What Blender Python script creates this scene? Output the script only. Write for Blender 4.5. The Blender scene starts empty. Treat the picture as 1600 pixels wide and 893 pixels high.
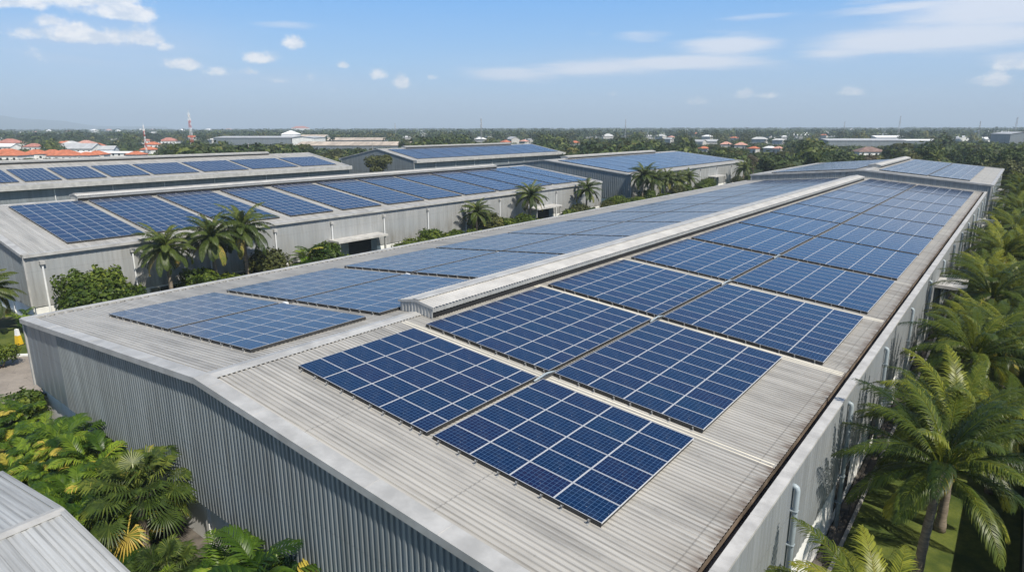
import bpy, math, random
import numpy as np
from mathutils import Matrix, Vector
R = math.radians
sc = bpy.context.scene
col = sc.collection
rng = np.random.default_rng(7)
random.seed(5)
ORD = ['first','second','third','fourth','fifth','sixth','seventh','eighth','ninth','tenth','eleventh','twelfth','thirteenth','fourteenth','fifteenth','sixteenth','seventeenth','eighteenth','nineteenth','twentieth','twenty-first','twenty-second','twenty-third','twenty-fourth','twenty-fifth']

# ------------------------------------------------------------------ helpers
def tag(o, label=None, cat=None, group=None, kind=None):
    if label: o['label'] = label
    if cat: o['category'] = cat
    if group: o['group'] = group
    if kind: o['kind'] = kind
    return o

def empty(name, loc=(0,0,0), rot=(0,0,0), label=None, cat=None, group=None):
    o = bpy.data.objects.new(name, None); col.objects.link(o)
    o.location = loc; o.rotation_euler = rot; o.empty_display_size = .5
    return tag(o, label, cat, group)

def link(name, me, parent=None, loc=None, rot=None):
    o = bpy.data.objects.new(name, me); col.objects.link(o)
    if parent is not None: o.parent = parent
    if loc is not None: o.location = loc
    if rot is not None: o.rotation_euler = rot
    return o

class MB:
    def __init__(s): s.v=[]; s.f=[]; s.m=[]; s.uv=[]; s.hasuv=False
    def add(s, vs, fs, m=0, uvs=None):
        b=len(s.v); s.v+= [tuple(v) for v in vs]
        for k,f in enumerate(fs):
            s.f.append([b+i for i in f]); s.m.append(m)
            if uvs and uvs[k]: s.uv.append(uvs[k]); s.hasuv=True
            else: s.uv.append(None)
    def quad(s, a,b,c,d, m=0, uv=None): s.add([a,b,c,d],[(0,1,2,3)],m,[uv] if uv else None)
    def box(s, x0,y0,z0,x1,y1,z1, m=0):
        s.add([(x0,y0,z0),(x1,y0,z0),(x1,y1,z0),(x0,y1,z0),(x0,y0,z1),(x1,y0,z1),(x1,y1,z1),(x0,y1,z1)],
              [(3,2,1,0),(4,5,6,7),(0,1,5,4),(1,2,6,5),(2,3,7,6),(3,0,4,7)],m)
    def prism(s, prof, y0, y1, m=0):      # profile in xz, extruded along y
        n=len(prof); vs=[(x,y0,z) for x,z in prof]+[(x,y1,z) for x,z in prof]
        fs=[(i,(i+1)%n,n+(i+1)%n,n+i) for i in range(n)]+[tuple(range(n))[::-1],tuple(range(n,2*n))]
        s.add(vs,fs,m)
    def prismx(s, prof, x0, x1, m=0):     # profile in yz, extruded along x
        n=len(prof); vs=[(x0,y,z) for y,z in prof]+[(x1,y,z) for y,z in prof]
        s.add(vs,[(i,(i+1)%n,n+(i+1)%n,n+i) for i in range(n)]+[tuple(range(n))[::-1],tuple(range(n,2*n))],m)
    def tube(s, pts, r, n=8, m=0, cap=True):
        pts=[Vector(p) for p in pts]; rs=r if hasattr(r,'__len__') else [r]*len(pts)
        b=len(s.v); prev=None
        for i,p in enumerate(pts):
            d=(pts[min(i+1,len(pts)-1)]-pts[max(i-1,0)]).normalized()
            a=d.orthogonal() if prev is None else (prev-d*prev.dot(d))
            a.normalize(); prev=a; c=d.cross(a)
            for k in range(n):
                t=2*math.pi*k/n; s.v.append(tuple(p+(a*math.cos(t)+c*math.sin(t))*rs[i]))
        for i in range(len(pts)-1):
            for k in range(n):
                s.f.append([b+i*n+k,b+i*n+(k+1)%n,b+(i+1)*n+(k+1)%n,b+(i+1)*n+k]); s.m.append(m); s.uv.append(None)
        if cap:
            s.f.append([b+k for k in range(n)][::-1]); s.m.append(m); s.uv.append(None)
            q=b+(len(pts)-1)*n; s.f.append([q+k for k in range(n)]); s.m.append(m); s.uv.append(None)
    def mesh(s, name, mats, smooth=False):
        me=bpy.data.meshes.new(name); me.from_pydata(s.v,[],s.f)
        for m in (mats if isinstance(mats,(list,tuple)) else [mats]): me.materials.append(m)
        me.polygons.foreach_set('material_index', s.m)
        if smooth: me.polygons.foreach_set('use_smooth',[True]*len(s.f))
        if s.hasuv:
            ul=me.uv_layers.new(name='UVMap'); out=[]
            for f,u in zip(s.f,s.uv):
                for i in range(len(f)): out+= list(u[i]) if u else [0.5,0.5]
            ul.data.foreach_set('uv',out)
        me.update(); return me
    def build(s, name, mats, parent=None, smooth=False):
        return link(name, s.mesh(name,mats,smooth), parent)

def np_mesh(name, V, F, mat, tint=None):
    me=bpy.data.meshes.new(name); n=len(V); m=len(F)
    me.vertices.add(n); me.vertices.foreach_set('co', np.asarray(V,dtype=np.float32).ravel())
    me.loops.add(m*4); me.loops.foreach_set('vertex_index', np.asarray(F,dtype=np.int32).ravel())
    me.polygons.add(m)
    me.polygons.foreach_set('loop_start', np.arange(0,m*4,4,dtype=np.int32))
    me.polygons.foreach_set('loop_total', np.full(m,4,dtype=np.int32))
    me.materials.append(mat)
    if tint is not None:
        a=me.attributes.new('tint','FLOAT','POINT'); a.data.foreach_set('value', np.asarray(tint,dtype=np.float32))
    me.update(calc_edges=True); return me

# ------------------------------------------------------------------ materials
class NT:
    def __init__(s, tree): s.t=tree
    def n(s, typ, props=None, **inp):
        nd=s.t.nodes.new(typ)
        for k,v in (props or {}).items(): setattr(nd,k,v)
        for k,v in inp.items():
            key=int(k[1:]) if k[0]=='i' and k[1:].isdigit() else k.replace('_',' ')
            s.set(nd.inputs[key],v)
        return nd
    def set(s, sock, v):
        if isinstance(v, bpy.types.NodeSocket): s.t.links.new(v, sock)
        else: sock.default_value=v
    def math(s, op, a, b=0.0, clamp=False):
        nd=s.t.nodes.new('ShaderNodeMath'); nd.operation=op; nd.use_clamp=clamp
        s.set(nd.inputs[0],a); s.set(nd.inputs[1],b); return nd.outputs[0]
    def mix(s, f, a, b, blend='MIX'):
        nd=s.t.nodes.new('ShaderNodeMix'); nd.data_type='RGBA'; nd.blend_type=blend
        s.set(nd.inputs[0],f); s.set(nd.inputs[6],a); s.set(nd.inputs[7],b); return nd.outputs[2]
    def ramp(s, f, lo, hi, a=0.0, b=1.0):
        nd=s.t.nodes.new('ShaderNodeMapRange'); nd.interpolation_type='SMOOTHSTEP'
        for i,v in enumerate((f,lo,hi,a,b)): s.set(nd.inputs[i],v)
        return nd.outputs[0]
    def noise(s, vec, scale=1.0, detail=4.0, rough=.55, out=0):
        nd=s.t.nodes.new('ShaderNodeTexNoise'); s.set(nd.inputs['Vector'],vec)
        nd.inputs['Scale'].default_value=scale; nd.inputs['Detail'].default_value=detail; nd.inputs['Roughness'].default_value=rough
        return nd.outputs[out]
    def map(s, vec, scale=(1,1,1), loc=(0,0,0), rot=(0,0,0)):
        nd=s.t.nodes.new('ShaderNodeMapping'); s.set(nd.inputs['Vector'],vec)
        nd.inputs['Scale'].default_value=scale; nd.inputs['Location'].default_value=loc; nd.inputs['Rotation'].default_value=rot
        return nd.outputs[0]

def c4(c): return (c[0],c[1],c[2],1.0)
def newmat(name):
    m=bpy.data.materials.new(name); m.use_nodes=True; m.node_tree.nodes.clear()
    return m, NT(m.node_tree)
def finish(t, color, rough=.5, metal=0.0, spec=.5, normal=None):
    p=t.n('ShaderNodeBsdfPrincipled'); t.set(p.inputs['Base Color'],color); t.set(p.inputs['Roughness'],rough)
    t.set(p.inputs['Metallic'],metal); p.inputs['Specular IOR Level'].default_value=spec
    if normal is not None: t.set(p.inputs['Normal'],normal)
    o=t.n('ShaderNodeOutputMaterial'); t.t.links.new(p.outputs[0],o.inputs['Surface']); return p

def plain(name, c, rough=.6, var=.25, scale=1.5, metal=0.0, spec=.4, stretch=(1,1,1)):
    m,t=newmat(name); tc=t.n('ShaderNodeTexCoord').outputs['Object']
    n=t.noise(t.map(tc,stretch),scale,5,.6)
    f=t.ramp(n,.3,.7)
    colr=t.mix(f,c4([x*(1-var) for x in c]),c4([min(1,x*(1+var*.6)) for x in c]))
    finish(t,colr,rough,metal,spec); return m

def roof_mat(name, base, rust_x=None, streak=1.0, along='x'):
    m,t=newmat(name); tc=t.n('ShaderNodeTexCoord').outputs['Object']
    n1=t.noise(t.map(tc,(.10,2.6,.1)),1.0,6,.65)           # streaks running down the slope
    n2=t.noise(t.map(tc,(.35,.35,.35)),1.0,5,.6)             # broad patches
    n3=t.noise(t.map(tc,(.5,14,.5)),1.0,2,.5)               # sheet to sheet
    n4=t.noise(t.map(tc,(4,4,4)),1.0,3,.6)
    c=t.mix(t.ramp(n1,.33,.68),c4([x*.66 for x in base]),c4([min(1,x*1.16) for x in base]))
    c=t.mix(t.math('MULTIPLY',t.ramp(n2,.35,.62),.55*streak),c,c4((base[0]*1.2,base[1]*1.19,base[2]*1.17)))
    c=t.mix(t.math('MULTIPLY',t.ramp(n3,.55,.75),.45*streak),c,c4((base[0]*.6,base[1]*.59,base[2]*.57)))
    c=t.mix(t.math('MULTIPLY',t.ramp(n4,.66,.74),.3*streak),c,c4((base[0]*.45,base[1]*.43,base[2]*.4)))
    sx=t.n('ShaderNodeSeparateXYZ'); t.set(sx.inputs[0],tc)
    sx_=sx.outputs[0]; sy=sx.outputs[1]
    gw=t.noise(t.map(tc,(.3,1.3,.3),(5,2,0)),1.0,4,.6)
    gr=t.math('ABSOLUTE',t.math('SUBTRACT',t.math('FRACT',t.math('MULTIPLY',sy,1/.21)),.5))     # rib shading painted in as dark lines along the troughs
    c=t.mix(t.math('MULTIPLY',t.ramp(gr,.28,.5),t.ramp(gw,.3,.7,.22,.62)),c,c4([x*.42 for x in base]))
    lp=t.math('ABSOLUTE',t.math('SUBTRACT',t.math('FRACT',t.math('MULTIPLY',sx_,1/6.1)),.5))      # end laps of the sheets
    c=t.mix(t.ramp(lp,.4945,.498,0,.5),c,c4([x*.4 for x in base]))
    if rust_x is not None:
        near=t.ramp(sx_,rust_x-2.6,rust_x+.2)
        st=t.noise(t.map(tc,(.25,5.5,.2),(3,1,0)),1.0,5,.7)
        f=t.math('MULTIPLY',near,t.ramp(st,.40,.62))
        c=t.mix(t.math('MULTIPLY',f,.38),c,c4((.15,.12,.09)))
        f2=t.math('MULTIPLY',t.ramp(sx_,rust_x-.4,rust_x),t.ramp(t.noise(t.map(tc,(1,3,1)),1.0,3),.35,.6))
        c=t.mix(t.math('MULTIPLY',f2,.6),c,c4((.09,.05,.028)))
    finish(t,c,.5,.15,.4); return m

def wall_mat(name, base, var=.22):
    m,t=newmat(name); tc=t.n('ShaderNodeTexCoord').outputs['Object']
    n1=t.noise(t.map(tc,(1.6,1.6,.10)),1.0,6,.65)
    n2=t.noise(t.map(tc,(.25,.25,.3)),1.0,4,.6)
    n3=t.noise(t.map(tc,(.9,.9,.05)),1.0,2,.5)
    c=t.mix(t.ramp(n1,.3,.7),c4([x*(1-var) for x in base]),c4([x*(1+var*.7) for x in base]))
    c=t.mix(t.math('MULTIPLY',t.ramp(n2,.4,.65),.4),c,c4((base[0]*.92,base[1]*.98,base[2]*1.04)))
    c=t.mix(t.math('MULTIPLY',t.ramp(n3,.62,.75),.28),c,c4((base[0]*.55,base[1]*.53,base[2]*.5)))
    sz=t.n('ShaderNodeSeparateXYZ'); t.set(sz.inputs[0],tc); z=sz.outputs[2]
    n5=t.noise(t.map(tc,(1.2,1.2,.35)),1.0,5,.65)
    c=t.mix(t.math('MULTIPLY',t.ramp(z,4.6,2.3),t.ramp(n5,.38,.7,0,.55)),c,c4((base[0]*.5,base[1]*.45,base[2]*.38)))
    lap=t.math('ABSOLUTE',t.math('SUBTRACT',z,5.15)); c=t.mix(t.ramp(lap,.035,.012,0,.28),c,c4([x*.45 for x in base]))
    finish(t,c,.45,.25,.4); return m

def module_mat(name, cell=(.0005,.0098,.043), cell2=(.0022,.0082,.037), line=(.060,.125,.24)):
    m,t=newmat(name); uv=t.n('ShaderNodeUVMap').outputs[0]
    s=t.n('ShaderNodeSeparateXYZ'); t.set(s.inputs[0],uv)
    def edge(a,w):
        f=t.math('ABSOLUTE',t.math('SUBTRACT',t.math('FRACT',a),.5)); return t.ramp(f,.5-w,.5-w*.55)
    l=t.math('MAXIMUM',edge(s.outputs[0],.05),edge(s.outputs[1],.05))
    bus=edge(t.math('MULTIPLY',s.outputs[1],3.0),.07)
    oi=t.n('ShaderNodeObjectInfo').outputs['Random']
    fl=t.n('ShaderNodeVectorMath',{'operation':'FLOOR'}); t.set(fl.inputs[0],uv)
    wn=t.n('ShaderNodeTexWhiteNoise',{'noise_dimensions':'3D'})
    ad=t.n('ShaderNodeVectorMath',{'operation':'ADD'}); t.set(ad.inputs[0],fl.outputs[0]); t.set(ad.inputs[1],oi)
    t.set(wn.inputs['Vector'],ad.outputs[0])
    c=t.mix(t.ramp(oi,.45,.95),c4(cell),c4((.0055,.0068,.038))); c=t.mix(t.ramp(oi,.30,.0),c,c4((.0004,.0135,.046))); c=t.mix(t.ramp(t.math('FRACT',t.math('MULTIPLY',oi,7.3)),.3,.9,0,.55),c,c4(cell2))
    c=t.mix(t.math('MULTIPLY',wn.outputs[0],.45),c,c4([x*1.5 for x in cell]))
    c=t.mix(t.math('MULTIPLY',bus,.10),c,c4(line))
    c=t.mix(t.math('MULTIPLY',l,.85),c,c4(line))
    tc=t.n('ShaderNodeTexCoord').outputs['Object']
    dust=t.noise(tc,1.3,4,.6)
    rough=t.ramp(dust,.3,.7,.10,.22)
    c=t.mix(t.ramp(dust,.4,.8,.0,.045),c,c4((.3,.29,.27)))
    sp=t.noise(tc,9.0,2,.5); c=t.mix(t.ramp(sp,.735,.76,0,.5),c,c4((.42,.42,.40)))
    finish(t,c,rough,0,.42); return m

def leaf_mat(name, dark, mid, light, rough=.42, trans=.28, yellow=None):
    m,t=newmat(name); a=t.n('ShaderNodeAttribute'); a.attribute_name='tint'
    oi=t.n('ShaderNodeObjectInfo').outputs['Random']
    f=t.math('ADD',a.outputs['Fac'],t.math('MULTIPLY',t.math('SUBTRACT',oi,.5),.22))
    c=t.mix(t.ramp(f,0,.55),c4(dark),c4(mid)); c=t.mix(t.ramp(f,.5,.95),c,c4(light))
    if yellow: c=t.mix(t.ramp(f,.95,1.08),c,c4(yellow))
    p=t.n('ShaderNodeBsdfPrincipled'); t.set(p.inputs['Base Color'],c); p.inputs['Roughness'].default_value=rough
    p.inputs['Specular IOR Level'].default_value=.28
    tr=t.n('ShaderNodeBsdfTranslucent'); t.set(tr.inputs[0],t.mix(.5,c,c4(light)))
    mx=t.n('ShaderNodeMixShader'); mx.inputs[0].default_value=trans
    t.t.links.new(p.outputs[0],mx.inputs[1]); t.t.links.new(tr.outputs[0],mx.inputs[2])
    o=t.n('ShaderNodeOutputMaterial'); t.t.links.new(mx.outputs[0],o.inputs['Surface']); return m

M={}
M['roof']=roof_mat('weathered_roof_sheet',(.405,.39,.36),18.8)
M['roof_b']=roof_mat('pale_roof_sheet',(.41,.40,.375),None,.6)
M['small_roof']=roof_mat('seamed_roof_sheet',(.40,.41,.41),None,.35)
M['skylight']=plain('cream_skylight_sheet',(.66,.62,.52),.5,.25,.8,stretch=(.3,2,1))
M['clad']=wall_mat('blue_grey_cladding',(.225,.25,.265))
M['clad_b']=wall_mat('light_grey_cladding',(.37,.375,.37),.16); M['clad_r']=wall_mat('grey_side_cladding',(.285,.30,.31),.16)
M['trim']=plain('flashing_metal',(.43,.425,.41),.5,.2,.9,.15)
M['coping']=plain('parapet_coping',(.44,.43,.41),.55,.22,1.2)
M['vent']=plain('vent_sheet',(.52,.505,.475),.5,.15,.8,.1)
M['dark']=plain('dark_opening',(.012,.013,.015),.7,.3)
M['gutter']=plain('rusty_gutter',(.15,.115,.085),.8,.7,1.6,stretch=(1,.5,1))
M['white']=plain('white_painted_wall',(.74,.74,.72),.7,.16,.6)
M['blue_wall']=plain('pale_blue_wall',(.50,.55,.58),.7,.18,.5)
M['glass']=plain('dark_window_glass',(.02,.026,.032),.12,.2,.5,spec=.6)
M['pipe']=plain('grey_plastic_pipe',(.30,.35,.38),.4,.12,1.0)
M['white_pipe']=plain('white_plastic_pipe',(.68,.69,.69),.4,.1,1.0)
M['frame']=plain('aluminium_frame',(.68,.69,.70),.35,.06,3,.35)
M['rail']=plain('mounting_rail_metal',(.10,.10,.10),.5,.2,2,.3)
M['foot']=plain('mounting_foot_metal',(.38,.38,.37),.45,.2,2,.3)
M['module']=module_mat('solar_cells')
M['conc']=plain('concrete',(.34,.325,.30),.85,.35,1.2)
M['dark_conc']=plain('dark_concrete',(.10,.088,.075),.9,.5,1.4)
M['bark']=plain('palm_bark',(.20,.165,.125),.9,.35,3,stretch=(1,1,4))
M['tbark']=plain('tree_bark',(.12,.09,.065),.9,.35,3)
M['far_wall']=plain('cream_render_wall',(.46,.45,.43),.8,.2,.5)
M['far_roof']=plain('faded_sheet_roof',(.52,.52,.51),.7,.2,.4)
M['tile']=plain('orange_roof_tile',(.46,.15,.075),.8,.28,.5)
M['tile2']=plain('faded_red_roof_tile',(.40,.17,.13),.8,.3,.5)
M['tile3']=plain('pink_roof_tile',(.52,.28,.22),.8,.25,.5)
M['brown_roof']=plain('brown_roof_tile',(.20,.13,.11),.8,.3,.5)
M['grey_roof']=plain('grey_sheet_roof',(.40,.41,.42),.6,.2,.3)
M['white_roof']=plain('white_sheet_roof',(.78,.78,.77),.6,.08,.3)
M['tan_roof']=plain('rusty_tan_roof',(.44,.37,.30),.75,.3,.25,stretch=(1,.2,1))
M['mast_red']=plain('mast_red_paint',(.50,.07,.05),.5,.1)
M['mast_white']=plain('mast_white_paint',(.75,.75,.75),.5,.1)
M['mast_grey']=plain('galvanised_mast',(.30,.31,.33),.5,.1)
M['yellow']=plain('yellow_paint',(.65,.42,.02),.5,.12)
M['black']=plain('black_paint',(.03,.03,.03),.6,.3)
M['blue']=plain('blue_painted_wall',(.10,.24,.42),.6,.15)
M['fence']=plain('grey_fence_sheet',(.22,.25,.28),.55,.2,.8,.1)
L_coco=leaf_mat('coconut_leaf',(.016,.034,.006),(.066,.096,.012),(.25,.26,.03),.40,.32,(.45,.35,.06))
L_royal=leaf_mat('royal_palm_leaf',(.022,.040,.010),(.066,.094,.018),(.17,.19,.038),.45,.28,(.36,.27,.07))
L_areca=leaf_mat('areca_leaf',(.012,.036,.005),(.058,.112,.012),(.22,.31,.030),.38,.32,(.50,.40,.07))
L_fan=leaf_mat('fan_palm_leaf',(.018,.034,.009),(.055,.088,.018),(.16,.19,.035),.38,.28,(.45,.33,.07))
L_tree=leaf_mat('broad_leaf',(.022,.042,.010),(.056,.084,.018),(.115,.138,.028),.6,.22)
L_tree_d=leaf_mat('dark_broad_leaf',(.016,.033,.011),(.037,.062,.018),(.080,.105,.028),.6,.22)
L_tree_y=leaf_mat('olive_leaf',(.032,.042,.012),(.074,.084,.021),(.14,.135,.035),.6,.2)
L_bush=leaf_mat('bush_leaf',(.024,.050,.006),(.075,.115,.012),(.16,.19,.022),.55,.28)
L_bushd=leaf_mat('dark_bush_leaf',(.016,.036,.006),(.042,.070,.011),(.095,.12,.02),.55,.25)
L_dry=leaf_mat('dry_brush_leaf',(.07,.058,.035),(.12,.10,.06),(.17,.15,.09),.6,.2)

def ground_mat():
    m,t=newmat('ground_cover'); tc=t.n('ShaderNodeTexCoord').outputs['Object']
    a=t.noise(t.map(tc,(.012,.012,.012)),1,6,.6); b=t.noise(t.map(tc,(.12,.12,.12)),1,6,.65)
    c=t.mix(t.ramp(a,.42,.62),c4((.030,.048,.016)),c4((.065,.070,.032)))
    c=t.mix(t.math('MULTIPLY',t.ramp(b,.55,.72),.5),c,c4((.13,.115,.080)))
    finish(t,c,.95,0,.2); return m
M['ground']=ground_mat()
def lawn_mat():
    m,t=newmat('lawn_grass'); tc=t.n('ShaderNodeTexCoord').outputs['Object']
    a=t.noise(t.map(tc,(.5,.5,.5)),1,6,.65); b=t.noise(t.map(tc,(9,9,9)),1,4,.7)
    c=t.mix(t.ramp(a,.35,.65),c4((.040,.062,.012)),c4((.105,.125,.024)))
    c=t.mix(t.math('MULTIPLY',t.ramp(b,.4,.7),.5),c,c4((.035,.06,.010)))
    finish(t,c,.9,0,.2); return m
M['lawn']=lawn_mat()
def asphalt_mat():
    m,t=newmat('worn_asphalt'); tc=t.n('ShaderNodeTexCoord').outputs['Object']
    a=t.noise(t.map(tc,(.25,.25,.25)),1,6,.6); b=t.noise(t.map(tc,(3,3,3)),1,5,.7)
    v=t.n('ShaderNodeTexVoronoi',{'feature':'DISTANCE_TO_EDGE'}); t.set(v.inputs['Vector'],t.map(tc,(.16,.16,.16))); 
    c=t.mix(t.ramp(a,.35,.65),c4((.20,.175,.15)),c4((.29,.255,.215)))
    c=t.mix(t.math('MULTIPLY',t.ramp(b,.4,.7),.35),c,c4((.15,.13,.115)))
    c=t.mix(t.ramp(v.outputs['Distance'],.006,.0),c,c4((.07,.06,.055)))
    finish(t,c,.9,0,.25); return m
M['asphalt']=asphalt_mat()

# ------------------------------------------------------------------ corrugated sheets
def profile(u0,u1,pitch,h):
    n=max(1,int(round((u1-u0)/pitch))); p=(u1-u0)/n; us=[]; of=[]
    for i in range(n):
        a=u0+i*p
        for f,o in ((0,0),(.45,0),(.55,1),(.9,1)): us.append(a+f*p); of.append(o*h)
    us.append(u1); of.append(0); return us,of
def corr(mb, u0,u1,pitch,h, lo, hi, m=0):
    """ribs along the lo->hi direction; lo/hi map (u, offset) to a point"""
    us,of=profile(u0,u1,pitch,h); b=len(mb.v)
    for u,o in zip(us,of): mb.v.append(tuple(lo(u,o))); mb.v.append(tuple(hi(u,o)))
    for i in range(len(us)-1):
        mb.f.append([b+2*i,b+2*i+2,b+2*i+3,b+2*i+1]); mb.m.append(m); mb.uv.append(None)

# ------------------------------------------------------------------ halls
def hall(loc, rot, xl, xr, L, zr, zel, zer, zc, label, cat='factory hall', main=False, vent=None, roofm='roof_b', cladg='clad', clads='clad_b',
         pipes=(), doors=(), plinth='white', windows=True, gp=.32, sp=.45, rp=.25, left_detail=False, fascia=0.0, group=None, name='factory_hall', ystart=0.0):
    t=empty(name,loc,(0,0,rot),label,cat,group)
    sR=(zr-zer)/xr; sL=(zr-zel)/(-xl)
    rz=lambda x: zr-sR*x if x>=0 else zr+sL*x
    xe=xr-.60 if main else xr-.12; xw=xl+.5 if main else xl+.12
    r=MB()
    corr(r,.12,L-.12,rp,.03,lambda u,o:(xe,u,rz(xe)+o),lambda u,o:(0.05,u,rz(.05)+o))
    corr(r,.12,L-.12,rp,.03,lambda u,o:(-.05,u,rz(-.05)+o),lambda u,o:(xw,u,rz(xw)+o))
    r.build('roof',M[roofm],t)
    c=MB(); w=.42                                            # ridge cap with a serrated lap
    c.prism([(-w,rz(-w)+.055),(0,zr+.085),(w,rz(w)+.055),(w,rz(w)+.03),(0,zr+.05),(-w,rz(-w)+.03)],-.02,L+.02); c.build('ridge_cap',M['trim'],t)
    if main:
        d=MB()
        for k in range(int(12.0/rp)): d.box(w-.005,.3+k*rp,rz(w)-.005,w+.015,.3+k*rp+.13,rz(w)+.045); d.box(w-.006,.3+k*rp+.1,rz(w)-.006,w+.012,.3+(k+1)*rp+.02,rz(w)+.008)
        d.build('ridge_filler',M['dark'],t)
    # gable cladding
    for yy,sg in ((0,-1),(L,1)):
        g=MB(); y=yy+sg*.0
        xs=-16.4 if main else xl+.02
        if main: corr(g,xl+.02,xs,.9,.02,lambda u,o:(u,y+sg*o,zc),lambda u,o:(u,y+sg*o,rz(u)-.02))
        corr(g,xs,0,gp,.06,lambda u,o:(u,y+sg*(o),zc),lambda u,o:(u,y+sg*o,rz(u)-.02))
        corr(g,0,xr-.02,gp,.06,lambda u,o:(u,y+sg*(o),zc),lambda u,o:(u,y+sg*o,rz(u)-.02))
        g.build('gable_wall',M[cladg],t)
        f=MB(); a,b=(yy-.20,yy+.42) if sg<0 else (yy-.42,yy+.20)
        prof=[(xl-.03,rz(xl)+.12),(0,zr+.13),(xr+.03,rz(xr)+.12),(xr+.03,rz(xr)+.06),(0,zr+.07),(xl-.03,rz(xl)+.06)]
        f.prism([(x,z) for x,z in prof],a,b)
        a2,b2=(yy-.20,yy-.175) if sg<0 else (yy+.175,yy+.20)
        f.prism([(xl-.03,rz(xl)+.058),(0,zr+.068),(xr+.03,rz(xr)+.058),(xr+.03,rz(xr)-.16),(0,zr-.14),(xl-.03,rz(xl)-.16)],a2,b2)
        if main and sg<0:
            for k in range(-7,7): 
                xx=k*3.0+1.1; f.box(xx-.012,a-.003,rz(xx)+.11,xx+.012,b+.003,rz(xx)+.136)
        f.build('verge_flashing',M['trim'],t)
    # side cladding
    top_r=zer+(.10 if main else -.02)
    g=MB(); corr(g,.02,L-.02,sp,.016,lambda u,o:(xr+o,u,zc),lambda u,o:(xr+o,u,top_r)); g.build('side_wall',M[clads],t)
    g=MB(); corr(g,.02,L-.02,sp,.02,lambda u,o:(xl-o,u,zc),lambda u,o:(xl-o,u,zel-.02)); g.build('side_wall',M[clads],t)
    k=MB()
    for x,y in ((xr-.05,-.09),(xl-.09,-.09),(xr-.05,L-.06),(xl-.09,L-.06)): k.box(x,y,zc-.02,x+.15,y+.15,(zer if x>0 else zel)+.03)
    k.build('corner_trim',M['trim'],t)
    if main:
        g=MB(); g.box(xe+.02,.1,zer-.25,xe+.30,L-.1,zer-.235); g.quad((xe+.30,.1,zer-.235),(xe+.30,L-.1,zer-.235),(xe+.30,L-.1,zer+.12),(xe+.30,.1,zer+.12)); 
        g.quad((xe+.02,.1,zer-.25),(xe+.02,L-.1,zer-.25),(xe+.02,L-.1,zer+.06),(xe+.02,.1,zer+.06))
        g.build('eave_gutter',M['gutter'],t)
        g=MB(); g.box(xr-.31,-.1,zer+.10,xr+.07,L,zer+.19)
        for i in range(41): g.box(xr-.315,i*3.1+.5,zer+.095,xr+.075,i*3.1+.54,zer+.195)
        g.build('parapet_coping',M['coping'],t)
        g=MB(); g.box(xl-.10,-.1,zel+.06,xl+.26,L,zel+.15); g.build('parapet_coping',M['trim'],t)
        g=MB(); g.box(xl+.27,.4,zel-.10,xl+.5,L-.1,zel-.08)
        g.build('eave_gutter',M['gutter'],t)
        g=MB()
        g.box(xl+.255,.5,zel+.0,xl+.285,L-.3,zel+.05)
        for i in range(int(L/.5)): g.box(xl+.24,.5+i*.5,zel+.02,xl+.50,.5+i*.5+.16,zel+.10)
        g.build('gutter_bracket',M['foot'],t)
    else:
        for x,z,sg in ((xr,zer,1),(xl,zel,-1)):
            g=MB(); dz=max(fascia,.22)
            oh=1.5 if fascia else .34; a,b=(x-.16,x+oh) if sg>0 else (x-oh,x+.16)
            g.box(a,-.06,z-dz,b,L+.06,z+.07); g.build('eave_gutter',M['trim'],t)
    # plinth below the cladding
    p=MB(); i=.07; z0=0; ig=.26
    p.box(xl+i,ig,z0,xr-i,L-i,zc-.035); p.build('plinth_wall',M[plinth],t)
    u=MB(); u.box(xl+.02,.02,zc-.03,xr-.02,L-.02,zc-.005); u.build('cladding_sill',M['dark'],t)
    n=int(L/7.8)
    for j in range(n+1):
        y=j*L/n; q=MB(); q.box(xr-i-.02,max(y-.14,.05),0,xr-.02,min(y+.14,L-.05),zc-.04); q.build('wall_pillar',M[plinth],t)
    n2=int((xr-xl)/6.5)
    for j in range(1,n2):
        x=xl+j*(xr-xl)/n2; q=MB(); q.box(x-.13,.16,0,x+.13,ig+.02,zc-.04); q.build('wall_pillar',M[plinth],t)
    if windows:
        for j in range(n):
            y=(j+.5)*L/n
            if any(a-1.2<y<b+1.2 for a,b,_ in doors): continue
            if j%3==1 and main: continue
            wd=1.5 if main else 2.3
            f=MB(); f.box(xr-i-.01,y-wd-.08,.82,xr-i+.05,y+wd+.08,zc-.16); fo=f.build('window',M['trim'],t)
            gl=MB()
            nn=5 if not main else 3
            for e in range(nn):
                ya=y-wd+e*2*wd/nn; gl.box(xr-i+.045,ya+.03,.9,xr-i+.06,ya+2*wd/nn-.03,zc-.24)
            gl.build('pane',M['glass'],fo)
    if vent:
        y0,y1,hw,h=vent
        v=MB(); lo=zr-sR*hw
        rr=zr+h; ev=zr+h-.20
        corr(v,y0,y1,.25,.03,lambda u,o:(hw+.08,u,ev+o-.02),lambda u,o:(0,u,rr+o)); corr(v,y0,y1,.25,.03,lambda u,o:(0,u,rr+o),lambda u,o:(-hw-.08,u,ev+o-.02))
        vo=v.build('ridge_vent',M['vent'],t)
        s=MB()
        for sg in (1,-1):
            corr(s,y0,y1,.25,.03,lambda u,o:(sg*(hw+o),u,ev-.30),lambda u,o:(sg*(hw+o),u,ev-.02))
        s.build('vent_side',M['clad_b'],vo)
        s=MB()
        for yy,sg in ((y0,-1),(y1,1)):
            corr(s,-hw,hw,.25,.03,lambda u,o:(u,yy+sg*o,rz(u)+.03),lambda u,o:(u,yy+sg*o,rr-.2*abs(u)/hw-.01))
        s.build('vent_end',M['clad_b'],vo)
        s=MB(); s.box(-hw+.06,y0+.05,lo-.05,hw-.06,y1-.05,ev-.15); s.build('vent_throat',M['dark'],vo)
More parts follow.
